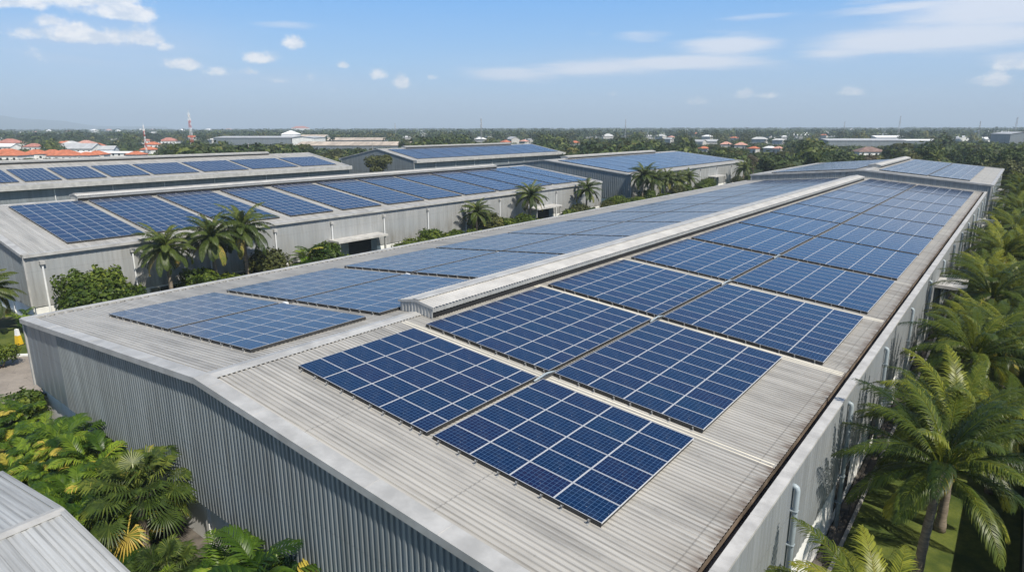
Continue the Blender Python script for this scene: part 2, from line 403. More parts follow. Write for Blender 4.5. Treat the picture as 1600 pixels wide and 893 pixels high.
        s=MB(); s.prism([(-.25,rr+.035),(0,rr+.06),(.25,rr+.035),(.25,rr+.02),(0,rr+.045),(-.25,rr+.02)],y0-.05,y1+.05)
        s.prism([(-hw-.12,ev+.0),(0,rr+.02),(hw+.12,ev+.0),(hw+.12,ev-.12),(0,rr-.12),(-hw-.12,ev-.12)],y0-.06,y0-.03)
        s.build('vent_cap',M['trim'],vo)
    for (y,zt,kind) in pipes:
        d=MB()
        if kind=='elbow':
            x=xr+.15; d.tube([(xr-.02,y,zt),(xr+.06,y,zt),(xr+.12,y,zt-.03),(x,y,zt-.12),(x,y,zt-1),(x,y,.05)],.095,10)
            do=d.build('downpipe',M['pipe'],t,True)
            b=MB()
            for z in (zt-.9,zt-2.2,zt-3.5,zt-4.8): b.box(xr+.0,y-.105,z,x+.10,y+.105,z+.04)
            b.build('pipe_bracket',M['pipe'],do)
        else:
            x=xr+.16; d.tube([(x,y,zt),(x,y,.05)],.085,8); do=d.build('downpipe',M['white_pipe'],t)
            b=MB(); b.prism([(xr+.02,zt),(xr+.36,zt),(xr+.36,zt+.32),(xr+.02,zt+.32)],y-.2,y+.2); b.box(xr+.05,y-.1,zt-.12,xr+.28,y+.1,zt); b.build('rain_hopper',M['trim'],do)
    for (y0,y1,zt) in doors:
        d=MB(); d.prism([(xr+.04,zt),(xr+2.2,zt-.06),(xr+2.2,zt-.30),(xr+.04,zt-.26)],y0,y1)
        co=d.build('canopy',M['coping'],t)
        s=MB(); s.box(xr+1.85,y0+.25,0,xr+2.0,y0+.4,zt-.3); s.box(xr+1.85,y1-.4,0,xr+2.0,y1-.25,zt-.3); s.build('canopy_post',M['trim'],co)
        e=MB(); e.box(xr-.25,y0+.3,0,xr+.055,y0+3.1,zt-.32); e.box(xr-.25,y1-1.3,0,xr+.055,y1-.3,zt-.32); e.box(xr-.25,y0+3.1,zt-.75,xr+.055,y1-1.3,zt-.32)
        e.build('door_surround',M['fence'],t)
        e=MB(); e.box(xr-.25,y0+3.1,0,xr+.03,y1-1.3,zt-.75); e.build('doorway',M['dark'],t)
    return t, rz, sR, sL

main,_,_,_=hall((0,0,0),0,-21.95,19.41,127.4,8.4,6.68,6.66,2.55,'long main hall nearest the camera, corrugated blue-grey gable and full solar roof',
    main=True,vent=(11.5,122.0,1.22,.74),roofm='roof',clads='clad_r',cladg='clad',gp=.25,sp=.36,rp=.21,
    pipes=[(y,6.2,'elbow') for y in (10.2,18.6,27.6,37.4,47.3,57.2,67,76.5,86,95.5,105,114.5,122.5)],
    doors=[(52.6,57.6,4.9),(104,109,4.3)],group='factory halls roofed with solar arrays')
# translucent sheets across the sunny slope
for y in (20.25,30.7,41.95,10.0):
    w=.63 if y>10.1 else .42; sk=MB()
    corr(sk,y,y+w,.21,.02,lambda u,o:(18.74,u,8.4-.0898*18.74+o+.006),lambda u,o:(.5,u,8.4-.0898*.5+o+.006)); sk.build('skylight_sheet',M['skylight'],main)
# gable plinth recess and service ledge
g=MB(); g.box(-21.5,-.55,0,19,.28,.32); g.build('footing',M['dark_conc'],main)  # shade on the ground by the gable put into the dark concrete colour

hall((-66,6.4,0),-.004,-20.5,20.4,100.5,9.4,6.75,6.75,1.85,'palm-lined hall behind main hall, pale grey wall with a dark loading door and solar arrays',
    vent=(11.0,89.5,1.2,.75),pipes=[(y-6.4,5.75,'hop') for y in (7.7,15.4,23.2,31.3,39.4,48.1,56.6,65,73.5,82,90.4)],
    doors=[(32.4,40.6,3.75),(75.0,83.0,3.75)],gp=.45,group='factory halls roofed with solar arrays')
hall((-153,-12,0),0,-20,20,122,10.2,6.75,6.85,.6,'low hall along left horizon, deep grey fascia and a row of eight wide solar arrays',
    vent=(2,108,1.1,.75),fascia=.95,roofm='roof_b',pipes=[(y,5.6,'hop') for y in (24,36,47,58,69,81,95,108)],cladg='clad',clads='clad',plinth='clad',windows=False,group='factory halls roofed with solar arrays')
hall((-153,138,0),0,-20.5,18,88,10.6,6.9,7.2,.6,'hall at far centre with bare grey gable facing the camera and bluish roof arrays',
    vent=(12,73,1.1,.75),fascia=.8,pipes=[(y,6.0,'hop') for y in (10,20,30,40,50,60,70)],clads='clad',plinth='clad',windows=False,group='factory halls roofed with solar arrays')
hall((-71,122.5,0),0,-24,24.5,76,9.8,7.1,7.15,1.6,'pale hall right of the palm-lined hall, dark gable end and small blue entrance canopy',
    vent=(9,60,1.1,.75),pipes=[(y,6.2,'hop') for y in (4,16,28,40,52,64)],doors=[(46,54,4.2)],group='factory halls roofed with solar arrays',gp=.5)
hall((0,127.6,0),0,-21,19.9,55,9.75,8.0,7.95,2.6,'taller far extension standing end to end with the main hall, bluish solar roof',
    vent=(10.5,52,1.1,.72),pipes=[(y,7.2,'elbow') for y in (6,15,24,33,42)],doors=[(14,18,4.6),(34,38,4.6)],roofm='roof_b',group='factory halls roofed with solar arrays')

# ------------------------------------------------------------------ solar arrays
_modc={}; _railc={}
def module_geo(mb,x,y,w,l,z=0.0,ncx=10,ncy=6):
    f=.018; t=.04; g=.009
    x0,x1,y0,y1=x+g,x+w-g,y+g,y+l-g; a,b,c,d=x0+f,x1-f,y0+f,y1-f
    zb,zt=z-t,z
    vs=[(x0,y0,zt),(x1,y0,zt),(x1,y1,zt),(x0,y1,zt),(a,c,zt),(b,c,zt),(b,d,zt),(a,d,zt),(x0,y0,zb),(x1,y0,zb),(x1,y1,zb),(x0,y1,zb)]
    fs=[(0,1,5,4),(1,2,6,5),(2,3,7,6),(3,0,4,7),(8,9,1,0),(9,10,2,1),(10,11,3,2),(11,8,0,3),(11,10,9,8)]
    mb.add(vs,fs,0)
    mb.add([(a,c,zt-.004),(b,c,zt-.004),(b,d,zt-.004),(a,d,zt-.004)],[(0,1,2,3)],1,[[(0,0),(ncx,0),(ncx,ncy),(0,ncy)]])
def module_mesh(w,l,ncx):
    k=(round(w,3),round(l,3))
    if k not in _modc:
        mb=MB(); module_geo(mb,0,0,w,l,0,ncx,6); _modc[k]=mb.mesh('solar_module',[M['frame'],M['module']])
    return _modc[k]
def array(org, rotz, side, slope, widths, y0, y1, n, label, group, modules=True, z=.185, name='solar_array'):
    """org = point on the roof at the array's upper near corner; local x runs down the slope"""
    a=math.atan(slope)*side
    t=empty(name,org,(0,a,rotz),label,'solar array',group)
    l=(y1-y0)/n; W=sum(widths)
    if modules:
        x=0
        for w in widths:
            me=module_mesh(w,l,10 if w>1.2 else 5)
            for j in range(n):
                link('solar_module',me,t,(x if side>0 else -x-w, j*l, z))
            x+=w
    else:
        mb=MB(); x=0
        for w in widths:
            for j in range(n): module_geo(mb,x if side>0 else -x-w,j*l,w,l,z)
            x+=w
        mb.build('module_field',[M['frame'],M['module']],t)
    zb=z-.045; x=0; big=MB()
    for w in widths:
        for fx in (.22,.78):
            xx=(x+w*fx)*side; r=MB() if modules else big; ox=0 if modules else xx
            r.box(ox-.02,-.10,zb-.05,ox+.02,n*l+.08,zb)
            for yy in ([-.07]+[n*l*k/3 for k in (1,2)]+[n*l]): r.box(ox-.025,yy-.02,.0,ox+.025,yy+.02,zb-.051,1)
            r.box(ox-.022,-.13,z-.05,ox+.022,-.101,z+.008,1); r.box(ox-.03,-.17,.005,ox+.03,-.02,.03,1)
            if modules:
                k=(round(n*l,3),z)
                if k not in _railc: _railc[k]=r.mesh('mounting_rail',[M['rail'],M['foot']])
                link('mounting_rail',_railc[k],t,(xx,0,0))
        x+=w
    if not modules: big.build('mounting_rail',[M['rail'],M['foot']],t)
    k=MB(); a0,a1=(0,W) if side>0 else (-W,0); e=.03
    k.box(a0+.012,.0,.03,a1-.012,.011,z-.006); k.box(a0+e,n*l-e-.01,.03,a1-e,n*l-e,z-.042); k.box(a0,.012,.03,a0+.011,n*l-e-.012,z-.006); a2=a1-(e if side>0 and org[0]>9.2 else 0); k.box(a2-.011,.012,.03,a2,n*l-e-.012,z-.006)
    k.build('gap_shade_strip',M['black'],t)  # added black strips imitate the shaded gap beneath the modules
    return t
rowsR=[(3.22,9.62,6),(10.45,20.15,9),(20.95,30.55,9),(31.7,41.85,9),(42.8,54.0,10),(54.6,64.4,9),(65.0,74.9,9),(75.5,86.1,10),(86.7,97.0,10),(97.6,110.8,12),(111.4,124.3,12)]
rowsL=[(2.97,9.36,7),(10.2,19.0,9),(19.9,29.6,9),(30.1,40.1,9),(40.6,51.1,10),(51.6,61.4,9),(61.9,71.8,9),(72.3,83.5,10),(84,94.2,9),(94.7,104,9),(104.5,114,9),(114.5,124.5,9)]
s=.0898
GR='solar arrays on the main hall roof'
for i,(a,b,n) in enumerate(rowsR):
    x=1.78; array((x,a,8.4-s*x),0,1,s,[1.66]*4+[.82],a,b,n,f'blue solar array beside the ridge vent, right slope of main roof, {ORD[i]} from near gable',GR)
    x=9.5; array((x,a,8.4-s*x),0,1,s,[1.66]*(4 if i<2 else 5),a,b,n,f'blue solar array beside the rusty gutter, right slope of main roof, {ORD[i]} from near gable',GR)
s=.0782
for i,(a,b,n) in enumerate(rowsL):
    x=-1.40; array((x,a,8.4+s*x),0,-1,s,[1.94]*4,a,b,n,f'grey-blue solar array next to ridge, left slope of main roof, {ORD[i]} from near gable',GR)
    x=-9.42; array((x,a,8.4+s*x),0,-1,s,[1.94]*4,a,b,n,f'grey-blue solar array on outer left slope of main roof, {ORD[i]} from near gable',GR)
# other halls: local frame of the hall turned by rot about its origin
def hall_array(loc, rot, x, zr, slope, side, widths, ya, yb, n, label, group, modules):
    p=Matrix.Rotation(rot,4,'Z')@Vector((x,ya-loc[1],zr-slope*abs(x)+.03)); array((loc[0]+p.x,loc[1]+p.y,p.z),rot,side,slope,widths,ya,yb,n,label,group,modules)
rows2=[(10.5,17.6),(18.4,25.4),(26.3,33.3),(34.8,41.2),(42.7,49.4),(50.6,57.8),(58.7,66.2),(67.2,74.9),(75.9,83.0),(83.8,91.6),(92.4,98.6),(99.2,105.2)]
for i,(a,b) in enumerate(rows2):
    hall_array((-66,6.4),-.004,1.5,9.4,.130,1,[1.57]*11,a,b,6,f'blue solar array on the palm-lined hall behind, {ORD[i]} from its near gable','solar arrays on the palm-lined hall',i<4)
rows3=[(18.4,29.9),(30.9,37.4),(38.3,46.0),(47.0,55.1),(56.0,66.6),(67.8,79.6),(80.7,94.4),(95.6,107.2)]
for i,(a,b) in enumerate(rows3):
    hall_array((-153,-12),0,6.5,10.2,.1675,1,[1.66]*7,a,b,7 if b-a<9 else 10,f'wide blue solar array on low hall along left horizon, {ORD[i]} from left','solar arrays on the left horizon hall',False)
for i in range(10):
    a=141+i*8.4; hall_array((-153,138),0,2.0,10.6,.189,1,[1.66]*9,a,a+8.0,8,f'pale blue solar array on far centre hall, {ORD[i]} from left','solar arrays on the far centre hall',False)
for i in range(9):
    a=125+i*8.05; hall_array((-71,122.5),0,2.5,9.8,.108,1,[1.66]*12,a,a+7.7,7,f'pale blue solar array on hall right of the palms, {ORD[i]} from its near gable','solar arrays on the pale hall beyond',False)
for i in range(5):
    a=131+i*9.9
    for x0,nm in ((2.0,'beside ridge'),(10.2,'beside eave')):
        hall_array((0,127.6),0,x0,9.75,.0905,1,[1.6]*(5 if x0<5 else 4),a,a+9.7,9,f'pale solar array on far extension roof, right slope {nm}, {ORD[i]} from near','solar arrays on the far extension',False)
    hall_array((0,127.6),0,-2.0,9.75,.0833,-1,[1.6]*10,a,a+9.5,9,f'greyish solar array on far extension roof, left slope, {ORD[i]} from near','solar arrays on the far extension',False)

# cable conduits in the gaps between array strips
def conduit(name, pts, r, label):
    m=MB(); m.tube(pts,r,8); o=m.build(name,M['pipe'],None,True); tag(o,label,'conduit','roof cable conduits'); return o
for i in range(1,5):
    y0=rowsR[i-1][1]-.35; x=9.32; zt=8.4-.0898*x
    conduit('cable_conduit',[(x,y0,zt+.12),(x,y0+.3,zt+.13),(x+.02,y0+.75,zt+.2),(x+.05,rowsR[i][0]-.2,zt+.2),(x+.05,rowsR[i][0]+.25,zt+.12)],.045,
        f'white cable conduit bridging {ORD[i-1]} gap between array rows, right slope of main roof')
m=MB()
for y0,y1 in ((9.7,124.0),): m.box(9.36,y0,8.4-.0898*9.4+.045,9.44,y1,8.4-.0898*9.4+.115)
tag(m.build('cable_tray',M['rail']),'long dark cable tray between upper and lower array strips, right slope','cable tray')
m=MB(); z9=8.4-.0782*9.22; m.box(-9.27,9.4,z9+.045,-9.20,124,z9+.11); tag(m.build('cable_tray',M['rail']),'long dark cable tray between array strips on shaded left slope','cable tray')
for i in range(1,8):
    y=rowsL[i][0]-.55; mm=MB(); mm.box(-9.40,y-.10,z9+.05,-9.05,y+.10,z9+.15); tag(mm.build('junction_box',M['white_pipe']),f'small white junction box on left roof slope, {ORD[i-1]} from near gable','junction box','roof junction boxes')

# ------------------------------------------------------------------ plants
def unit(a): return a/np.maximum(np.linalg.norm(a,axis=-1,keepdims=True),1e-9)
class PL:
    def __init__(s): s.V=[];s.F=[];s.T=[];s.n=0
    def add(s,V,F,T): s.V.append(V);s.F.append(F+s.n);s.T.append(T);s.n+=len(V)
    def mesh(s,name,mat): return np_mesh(name,np.concatenate(s.V),np.concatenate(s.F),mat,np.concatenate(s.T))
def rachis(org,az,elev,droop,L,n,pw=1.4,side=0.0):
    t=np.linspace(0,1,n); th=elev-droop*t**pw; dl=L/(n-1)
    r=np.concatenate([[0],np.cumsum(np.cos(th[:-1])*dl)]); z=np.concatenate([[0],np.cumsum(np.sin(th[:-1])*dl)])
    lat=side*L*t**2
    P=np.stack([org[0]+np.cos(az)*r-np.sin(az)*lat,org[1]+np.sin(az)*r+np.cos(az)*lat,org[2]+z],1)
    return P
def frond(pl,org,az,elev,droop,L,pairs,ll,lw,tint,hang=.55,fwd=.55,start=.12,stem=.035,side=0.0,vee=.15,rs=None):
    rs=rs or rng; N=18; P=rachis(org,az,elev,droop,L,N,1.35,side); T=unit(np.gradient(P,axis=0))
    S=unit(np.cross(T,np.array([0,0,1.0]))); U=np.cross(S,T)
    # stem: two crossed strips
    w=stem*np.linspace(1,.25,N)[:,None]
    for D in (S,U):
        V=np.concatenate([P-D*w,P+D*w]); i=np.arange(N-1); F=np.stack([i,i+1,N+i+1,N+i],1)
        pl.add(V,F,np.full(2*N,min(1.0,tint+.22)))
    u=np.linspace(start,.995,pairs); u=np.repeat(u,2)+rs.uniform(-.006,.006,pairs*2); u=np.clip(u,0,.999)
    sd=np.tile([1.0,-1.0],pairs)
    k=u*(N-1); i0=k.astype(int); fr=(k-i0)[:,None]; i1=np.minimum(i0+1,N-1)
    p=P[i0]*(1-fr)+P[i1]*fr; t=unit(T[i0]*(1-fr)+T[i1]*fr); s=S[i0]*sd[:,None]; up=U[i0]
    env=np.clip(np.sin(np.pi*np.clip((u-start)/(1-start)*.86+.14,0,1))**.6,.22,1)
    ln=(ll*env*rs.uniform(.85,1.1,len(u)))[:,None]
    fw=(fwd+.5*u)[:,None]
    d0=unit(s+t*fw+up*(vee+rs.uniform(-.12,.12,(len(u),1))))
    d1=unit(s*.8+t*fw*1.15+np.array([0,0,-1.0])*(hang*rs.uniform(.6,1.4,(len(u),1))))
    d2=unit(s*.5+t*fw*1.1+np.array([0,0,-1.0])*(hang*2.2*rs.uniform(.6,1.4,(len(u),1))))
    wv=unit(t-d0*np.sum(t*d0,1,keepdims=True))*lw*.5
    a=p; b=p+d0*ln*.38; c=b+d1*ln*.34; e=c+d2*ln*.28
    V=np.stack([a-wv*.6,a+wv*.6,b-wv,b+wv,c-wv*.75,c+wv*.75,e-wv*.12,e+wv*.12],1).reshape(-1,3)
    q=np.arange(len(u))*8
    F=np.concatenate([np.stack([q,q+1,q+3,q+2],1),np.stack([q+2,q+3,q+5,q+4],1),np.stack([q+4,q+5,q+7,q+6],1)])
    tt=np.clip(tint+rs.uniform(-.16,.16,len(u)),0,1.1); TT=np.repeat(tt,8); TT[6::8]+=.1; TT[7::8]+=.1
    pl.add(V,F,TT)
def trunk_mesh(name,h,r0,r1,lean=(0,0),rings=True,mat='bark'):
    m=MB(); n=14; pts=[];rs=[]
    for i in range(n):
        t=i/(n-1); pts.append((lean[0]*t*t,lean[1]*t*t,h*t)); rs.append((r0*(1-t)+r1*t)*(1.22-.22*min(1,t*6))*(1.06 if i%2 else .97))
    m.tube(pts,rs,9); return m.mesh(name,M[mat],True)
def coco_crown(seed,h,L=3.6,n=24,lean=(0,0),dead=3):
    rs=np.random.default_rng(seed); pl=PL()
    for i in range(n):
        f=i/(n-1); az=i*2.39996+rs.uniform(-.25,.25)
        elev=R(82)-f*R(95)+rs.uniform(-.12,.12); droop=R(55)+rs.uniform(-.2,.35)+ (1-f)*.25
        ti=.50-.28*f+rs.uniform(-.22,.34)
        if i>=n-dead: ti=1.0+rs.uniform(-.1,.1); elev=R(-25)+rs.uniform(-.2,.2)
        frond(pl,(lean[0]+.12*math.cos(az),lean[1]+.12*math.sin(az),h),az,elev,droop,L*(.72+.30*math.sin(math.pi*min(1,f*.9+.15)))*rs.uniform(.9,1.1),50,.80,.042,ti,hang=.8,fwd=.75,start=.2,stem=.04,side=rs.uniform(-.12,.12),rs=rs)
    return pl.mesh('coconut_crown',L_coco)
def royal_crown(seed,h,L=2.9,n=20,lean=(0,0)):
    rs=np.random.default_rng(seed); pl=PL()
    for i in range(n):
        f=i/(n-1); az=i*2.39996+rs.uniform(-.3,.3)
        frond(pl,(lean[0],lean[1],h),az,R(80)-f*R(112)+rs.uniform(-.15,.15),R(72)+rs.uniform(-.2,.35),L*rs.uniform(.85,1.15),34,.72,.075,(.50-.25*f+rs.uniform(-.2,.32)) if i<n-2 else 1.0,hang=1.2,fwd=.5,start=.12,stem=.05,side=rs.uniform(-.1,.1),rs=rs)
    return pl.mesh('palm_crown',L_royal)
def areca_crown(seed,H=3.4,n=40,spread=.7,mat=None):
    rs=np.random.default_rng(seed); pl=PL()
    for i in range(n):
        az=rs.uniform(0,2*math.pi); f=rs.uniform(0,1); b=spread*math.sqrt(rs.uniform(0,1)); ba=rs.uniform(0,6.28)
        z0=H*rs.uniform(.15,.62)
        frond(pl,(b*math.cos(ba),b*math.sin(ba),z0),az,R(80)-f*R(45),R(75)+rs.uniform(-.2,.4),rs.uniform(1.3,2.0)*H/3.2,17,.60*H/3.2,.066,.44+rs.uniform(-.42,.5)+(.45 if rs.random()<.03 else 0),hang=.5,fwd=.75,start=.18,stem=.022,side=rs.uniform(-.12,.12),vee=.45,rs=rs)
    return pl.mesh('areca_fronds',mat or L_areca)
def fan_crown(seed,h,n=34,Rf=.78,pet=1.45):
    rs=np.random.default_rng(seed); pl=PL()
    for i in range(n):
        f=i/(n-1); az=i*2.39996+rs.uniform(-.3,.3); el=R(86)-f*R(125)+rs.uniform(-.1,.1)
        P=rachis((0,0,h),az,el,R(35),pet*rs.uniform(.8,1.15)*(.7+.4*f),8)
        T=unit(np.gradient(P,axis=0)); S=unit(np.cross(T,np.array([0,0,1.0])))
        V=np.concatenate([P-S*.022,P+S*.022]); k=np.arange(7); ti=(.50-.25*f+rs.uniform(-.3,.35)) if f<.93 else 1.02
        pl.add(V,np.stack([k,k+1,8+k+1,8+k],1),np.full(16,ti+.2))
        o=P[-1]; t=T[-1]; s=S[-1]; u=np.cross(s,t)
        nb=26; ph=np.linspace(-R(140),R(140),nb); dp=R(280)/(nb-1)
        rr=Rf*(.78+.22*np.cos(ph*.6))*rs.uniform(.92,1.06,nb)
        def dirn(a,dz): return np.cos(a)[:,None]*t+np.sin(a)[:,None]*s+u*0+np.array([0,0,1.0])*dz
        mid=o+dirn(ph,.16)*(rr*.6)[:,None]; tip=o+dirn(ph,-.14)*(rr*1.0)[:,None]+np.array([0,0,-.10])*rs.uniform(.3,1.5,nb)[:,None]
        e1=o+dirn(ph-dp*.34,.0)*(rr*.55)[:,None]; e2=o+dirn(ph+dp*.34,.0)*(rr*.55)[:,None]
        V=np.stack([np.tile(o,(nb,1)),e1,mid,e2,tip,tip+s*.01],1).reshape(-1,3); q=np.arange(nb)*6
        F=np.concatenate([np.stack([q,q+1,q+2,q+3],1),np.stack([q+1,q+4,q+5,q+2],1),np.stack([q+2,q+4,q+5,q+3],1)])
        pl.add(V,F,np.repeat(ti+rs.uniform(-.2,.25,nb),6))
    return pl.mesh('fan_fronds',L_fan)
def leaves(pl,C,Nn,size,tint,rs,aspect=.55,jit=.55):
    n=len(C); d=unit(rs.normal(size=(n,3))+np.array([0,0,.2])); nn=unit(Nn+rs.normal(size=(n,3))*jit); b=unit(np.cross(nn,d)); d=np.cross(b,nn)
    sz=(size*rs.uniform(.6,1.3,n))[:,None]
    V=np.stack([C-d*sz*.5,C+b*sz*aspect*.5,C+d*sz*.5-nn*sz*.12,C-b*sz*aspect*.5],1).reshape(-1,3); q=np.arange(n)*4
    pl.add(V,np.stack([q,q+1,q+2,q+3],1),np.repeat(tint,4))
def lobes(rs,rx,rz,z0,k,flat=1.0):
    out=[]
    for i in range(k):
        a=rs.uniform(0,6.28); r=rx*.62*math.sqrt(rs.uniform(0,1)); zz=z0+rz*rs.uniform(-.55,.75)
        out.append((r*math.cos(a),r*math.sin(a),zz,rs.uniform(.30,.48)*rx,rs.uniform(.0,1)))
    return out
def crown_geo(pl,rs,lb,dens,size,rzf=.8):
    for (x,y,z,r,ti) in lb:
        n=int(dens*r*r); d=unit(rs.normal(size=(n,3))); d[:,2]=np.where(d[:,2]<-.35,-d[:,2],d[:,2])
        rad=r*rs.uniform(.72,1.08,n)[:,None]*(1+.18*np.sin(d[:,:1]*7+d[:,1:2]*5+x))
        C=np.array([x,y,z])+d*rad*np.array([1,1,rzf])
        leaves(pl,C,d,size,np.clip(.15+.5*ti+rs.uniform(-.2,.25,n),0,1),rs,.75,.42)
def tree_meshes(seed,h,rx,rz,k,dens,size,mat,trunkh):
    rs=np.random.default_rng(seed); pl=PL(); z0=h-rz
    lb=lobes(rs,rx,rz,z0,k); crown_geo(pl,rs,lb,dens,size)
    cm=pl.mesh('tree_crown',mat)
    t=MB(); r0=.03*h
    t.tube([(0,0,0),(.05*r0,.1,trunkh*.5),(.1,.05,trunkh),(.1,0,z0)],[r0*1.3,r0,r0*.8,r0*.45],7)
    for (x,y,z,r,_) in lb[:6]: t.tube([(.08,.03,trunkh*rs.uniform(.8,1.05)),(x*.5,y*.5,(trunkh+z)*.5),(x,y,z)],[r0*.5,r0*.32,r0*.12],5)
    return t.mesh('tree_trunk',M['tbark'],True),cm
def plant(name,trunk,crown,loc,rz,sc_,label,cat,group,tn='trunk',cn='crown'):
    t=empty(name,loc,(0,0,rz),label,cat,group); t.scale=(sc_,sc_,sc_)
    if trunk: link(tn,trunk,t)
    link(cn,crown,t); return t

# coconut palms along the right wall
cc=[]
for k,(h,ln) in enumerate(((5.2,(.3,.2)),(4.6,(-.3,.1)),(5.8,(.2,-.4)),(4.2,(.1,.3)))):
    cc.append((trunk_mesh('palm_trunk',h,.20,.13,ln),coco_crown(40+k,h,4.25 if k!=3 else 3.6,(34,31,37,28)[k],ln)))
cpos=[(22.95,16.4,0,.3,1.0),(23.3,21.4,1,1.9,1.06),(23.0,7.6,3,2.2,.95),(22.9,31.2,2,.8,.95),(23.2,40.0,1,3.0,.95),(23.4,48.5,0,4.2,1.05),(22.9,58.0,3,1.2,1.1),(23.9,66.5,2,5.1,.98),(23.3,77,1,2.5,1.05),(24.2,86,0,.7,1.0),(23.4,96,3,3.6,1.15),(24.0,106,2,1.6,1.0),(23.6,118,1,4.8,1.05),(24.3,131,0,2.9,1.1),(23.8,146,2,.2,1.1),(24.2,163,1,3.3,1.1)]
cpos=sorted(cpos+[(24.9,26.6,3,5.5,.9),(22.4,25.6,3,2.9,.85),(24.8,36.2,0,1.1,.95),(22.3,44.2,3,4.0,.9),(24.9,53.4,1,2.0,1.0),(22.4,62.5,3,.4,.95),(25.0,72,0,3.9,1.0),(22.6,81.5,3,1.9,1.0),(25,91.5,1,5.7,1.05)],key=lambda q:q[1])
COL='coconut palms along the right wall'
for i,(x,y,v,rz,s_) in enumerate(cpos):
    plant('coconut_palm',*cc[v],(x,y,0),rz,s_,f'arching green coconut palm by the right wall of main hall, {ORD[i]} from the camera','coconut palm',COL)
for i,(x,y,v,rz,s_) in enumerate([(29.8,34,1,1,1.05),(29.5,45,3,2,1.15),(30.5,57,0,3.3,1.1),(29.6,70,2,4,1.1),(30.6,84,1,5,1.15),(29.8,99,0,.6,1.2),(31,116,2,1.7,1.2),(30,135,3,2.6,1.3)]):
    plant('coconut_palm',*cc[v],(x,y,0),rz,s_,f'coconut palm beyond the grey boundary fence at right, {ORD[i]} from the camera','coconut palm','coconut palms beyond the fence')

# tall palms and shrubs between the main hall and the hall behind
rc=[]
for k,h in enumerate((6.0,5.0,4.2)): rc.append((trunk_mesh('palm_trunk',h,.21,.14,(.1,.1*k)),royal_crown(60+k,h,3.2-.1*k,38,(.1,.1*k))))
RL=[((-42.6,17.4),0,1.02,'tall feather palm at left end of the trio before the palm-lined hall'),((-42.3,22.0),0,1.10,'middle tall feather palm of the trio before the palm-lined hall'),((-42.5,25.7),0,1.18,'tallest feather palm, right end of trio before the palm-lined hall'),
 ((-42.6,64.5),1,.95,'lone feather palm with yellowing fronds right of the dark loading door'),((-42.4,78.4),0,1.05,'tall feather palm left of second canopy on palm-lined hall'),((-42.7,97.2),0,.98,'slim feather palm near far end of the palm-lined hall'),
 ((-42.5,120.5),0,1.22,'tallest palm by the corner of the pale hall beyond'),((-42.8,126.5),1,1.2,'palm just right of the tallest palm by pale hall'),((-42.4,132.2),0,1.0,'dense palm in middle of row before pale hall'),((-42.6,139),2,1.2,'short dark palm between two taller palms before pale hall'),((-42.5,145.4),1,1.05,'last palm before the round bush by pale hall'),((-41.6,183.8),1,1.15,'palm right of blue entrance canopy at pale hall')]
for (x,y),v,s_,lb in RL: plant('feather_palm',*rc[v],(x,y,0),rng.uniform(0,6.2),s_,lb,'palm','feather palms in front of the halls')
plant('feather_palm',*rc[2],(-45.6,3.2,0),1.0,.95,'short feather palm at the left picture edge by palm-lined hall gable','palm','feather palms in front of the halls')

ar=[areca_crown(80+k,3.4,(30,34,27,32)[k],.6) for k in range(4)]
fanm=[(trunk_mesh('palm_trunk',h,.16,.12),fan_crown(90+k,h)) for k,h in enumerate((3.3,1.6))]
plant('bushy_palm',None,ar[0],(-42.3,33.6,0),.4,1.45,'broad bushy palm without trunk, left of the dark loading door','palm',None,cn='fronds')
def bush_mesh(seed,rx,h,k,size,mat,dens):
    rs=np.random.default_rng(seed); pl=PL(); lb=[]
    for i in range(k):
        a=rs.uniform(0,6.28); r=rx*.65*math.sqrt(rs.uniform(0,1)); lb.append((r*math.cos(a),r*math.sin(a),h*rs.uniform(.25,.72),rs.uniform(.28,.42)*h,rs.uniform(0,1)))
    crown_geo(pl,rs,lb,dens,size,.85); m=pl.mesh('bush_foliage',mat)
    t=MB()
    for (x,y,z,r,_) in lb[:7]: t.tube([(x*.15,y*.15,0),(x*.5,y*.5,z*.5),(x,y,z)],[.09,.06,.02],5)
    return t.mesh('bush_stems',M['tbark'],True),m
bs=[bush_mesh(110,2.6,4.8,17,.32,L_bush,210),bush_mesh(111,2.3,3.4,12,.30,L_bush,300),bush_mesh(112,1.6,2.3,9,.24,L_bush,420),bush_mesh(113,1.9,3.6,10,.32,L_tree_y,260)]
BX=[(-42.2,20.0),(-41.6,23.6),(-42.4,28.2),(-41.3,36.2),(-41.9,48.4),(-41.5,59.2),(-41.2,62.2),(-42.0,66.6),(-41.4,76.2),(-41.2,80.4),(-41.5,88.6),(-41.2,99.8),(-41.4,103.2),(-41.6,113.6),(-41.4,117.5),(-41.8,123.3),(-41.2,129.2),(-41.5,135.4),(-41.2,142.0),(-41.6,148.2),(-41.3,151.6),(-41.5,160.0),(-41.4,179.0),(-41.6,187.0)]
for i,(x,y) in enumerate(BX): plant('garden_bush',*bs[(1,2,3,1,2)[i%5]],(x,y,0),rng.uniform(0,6.2),rng.uniform(.85,1.25),f'small green filler bush in the planting strip behind main hall, {ORD[i]} from left','bush','filler bushes in the planting strip','stems','foliage')
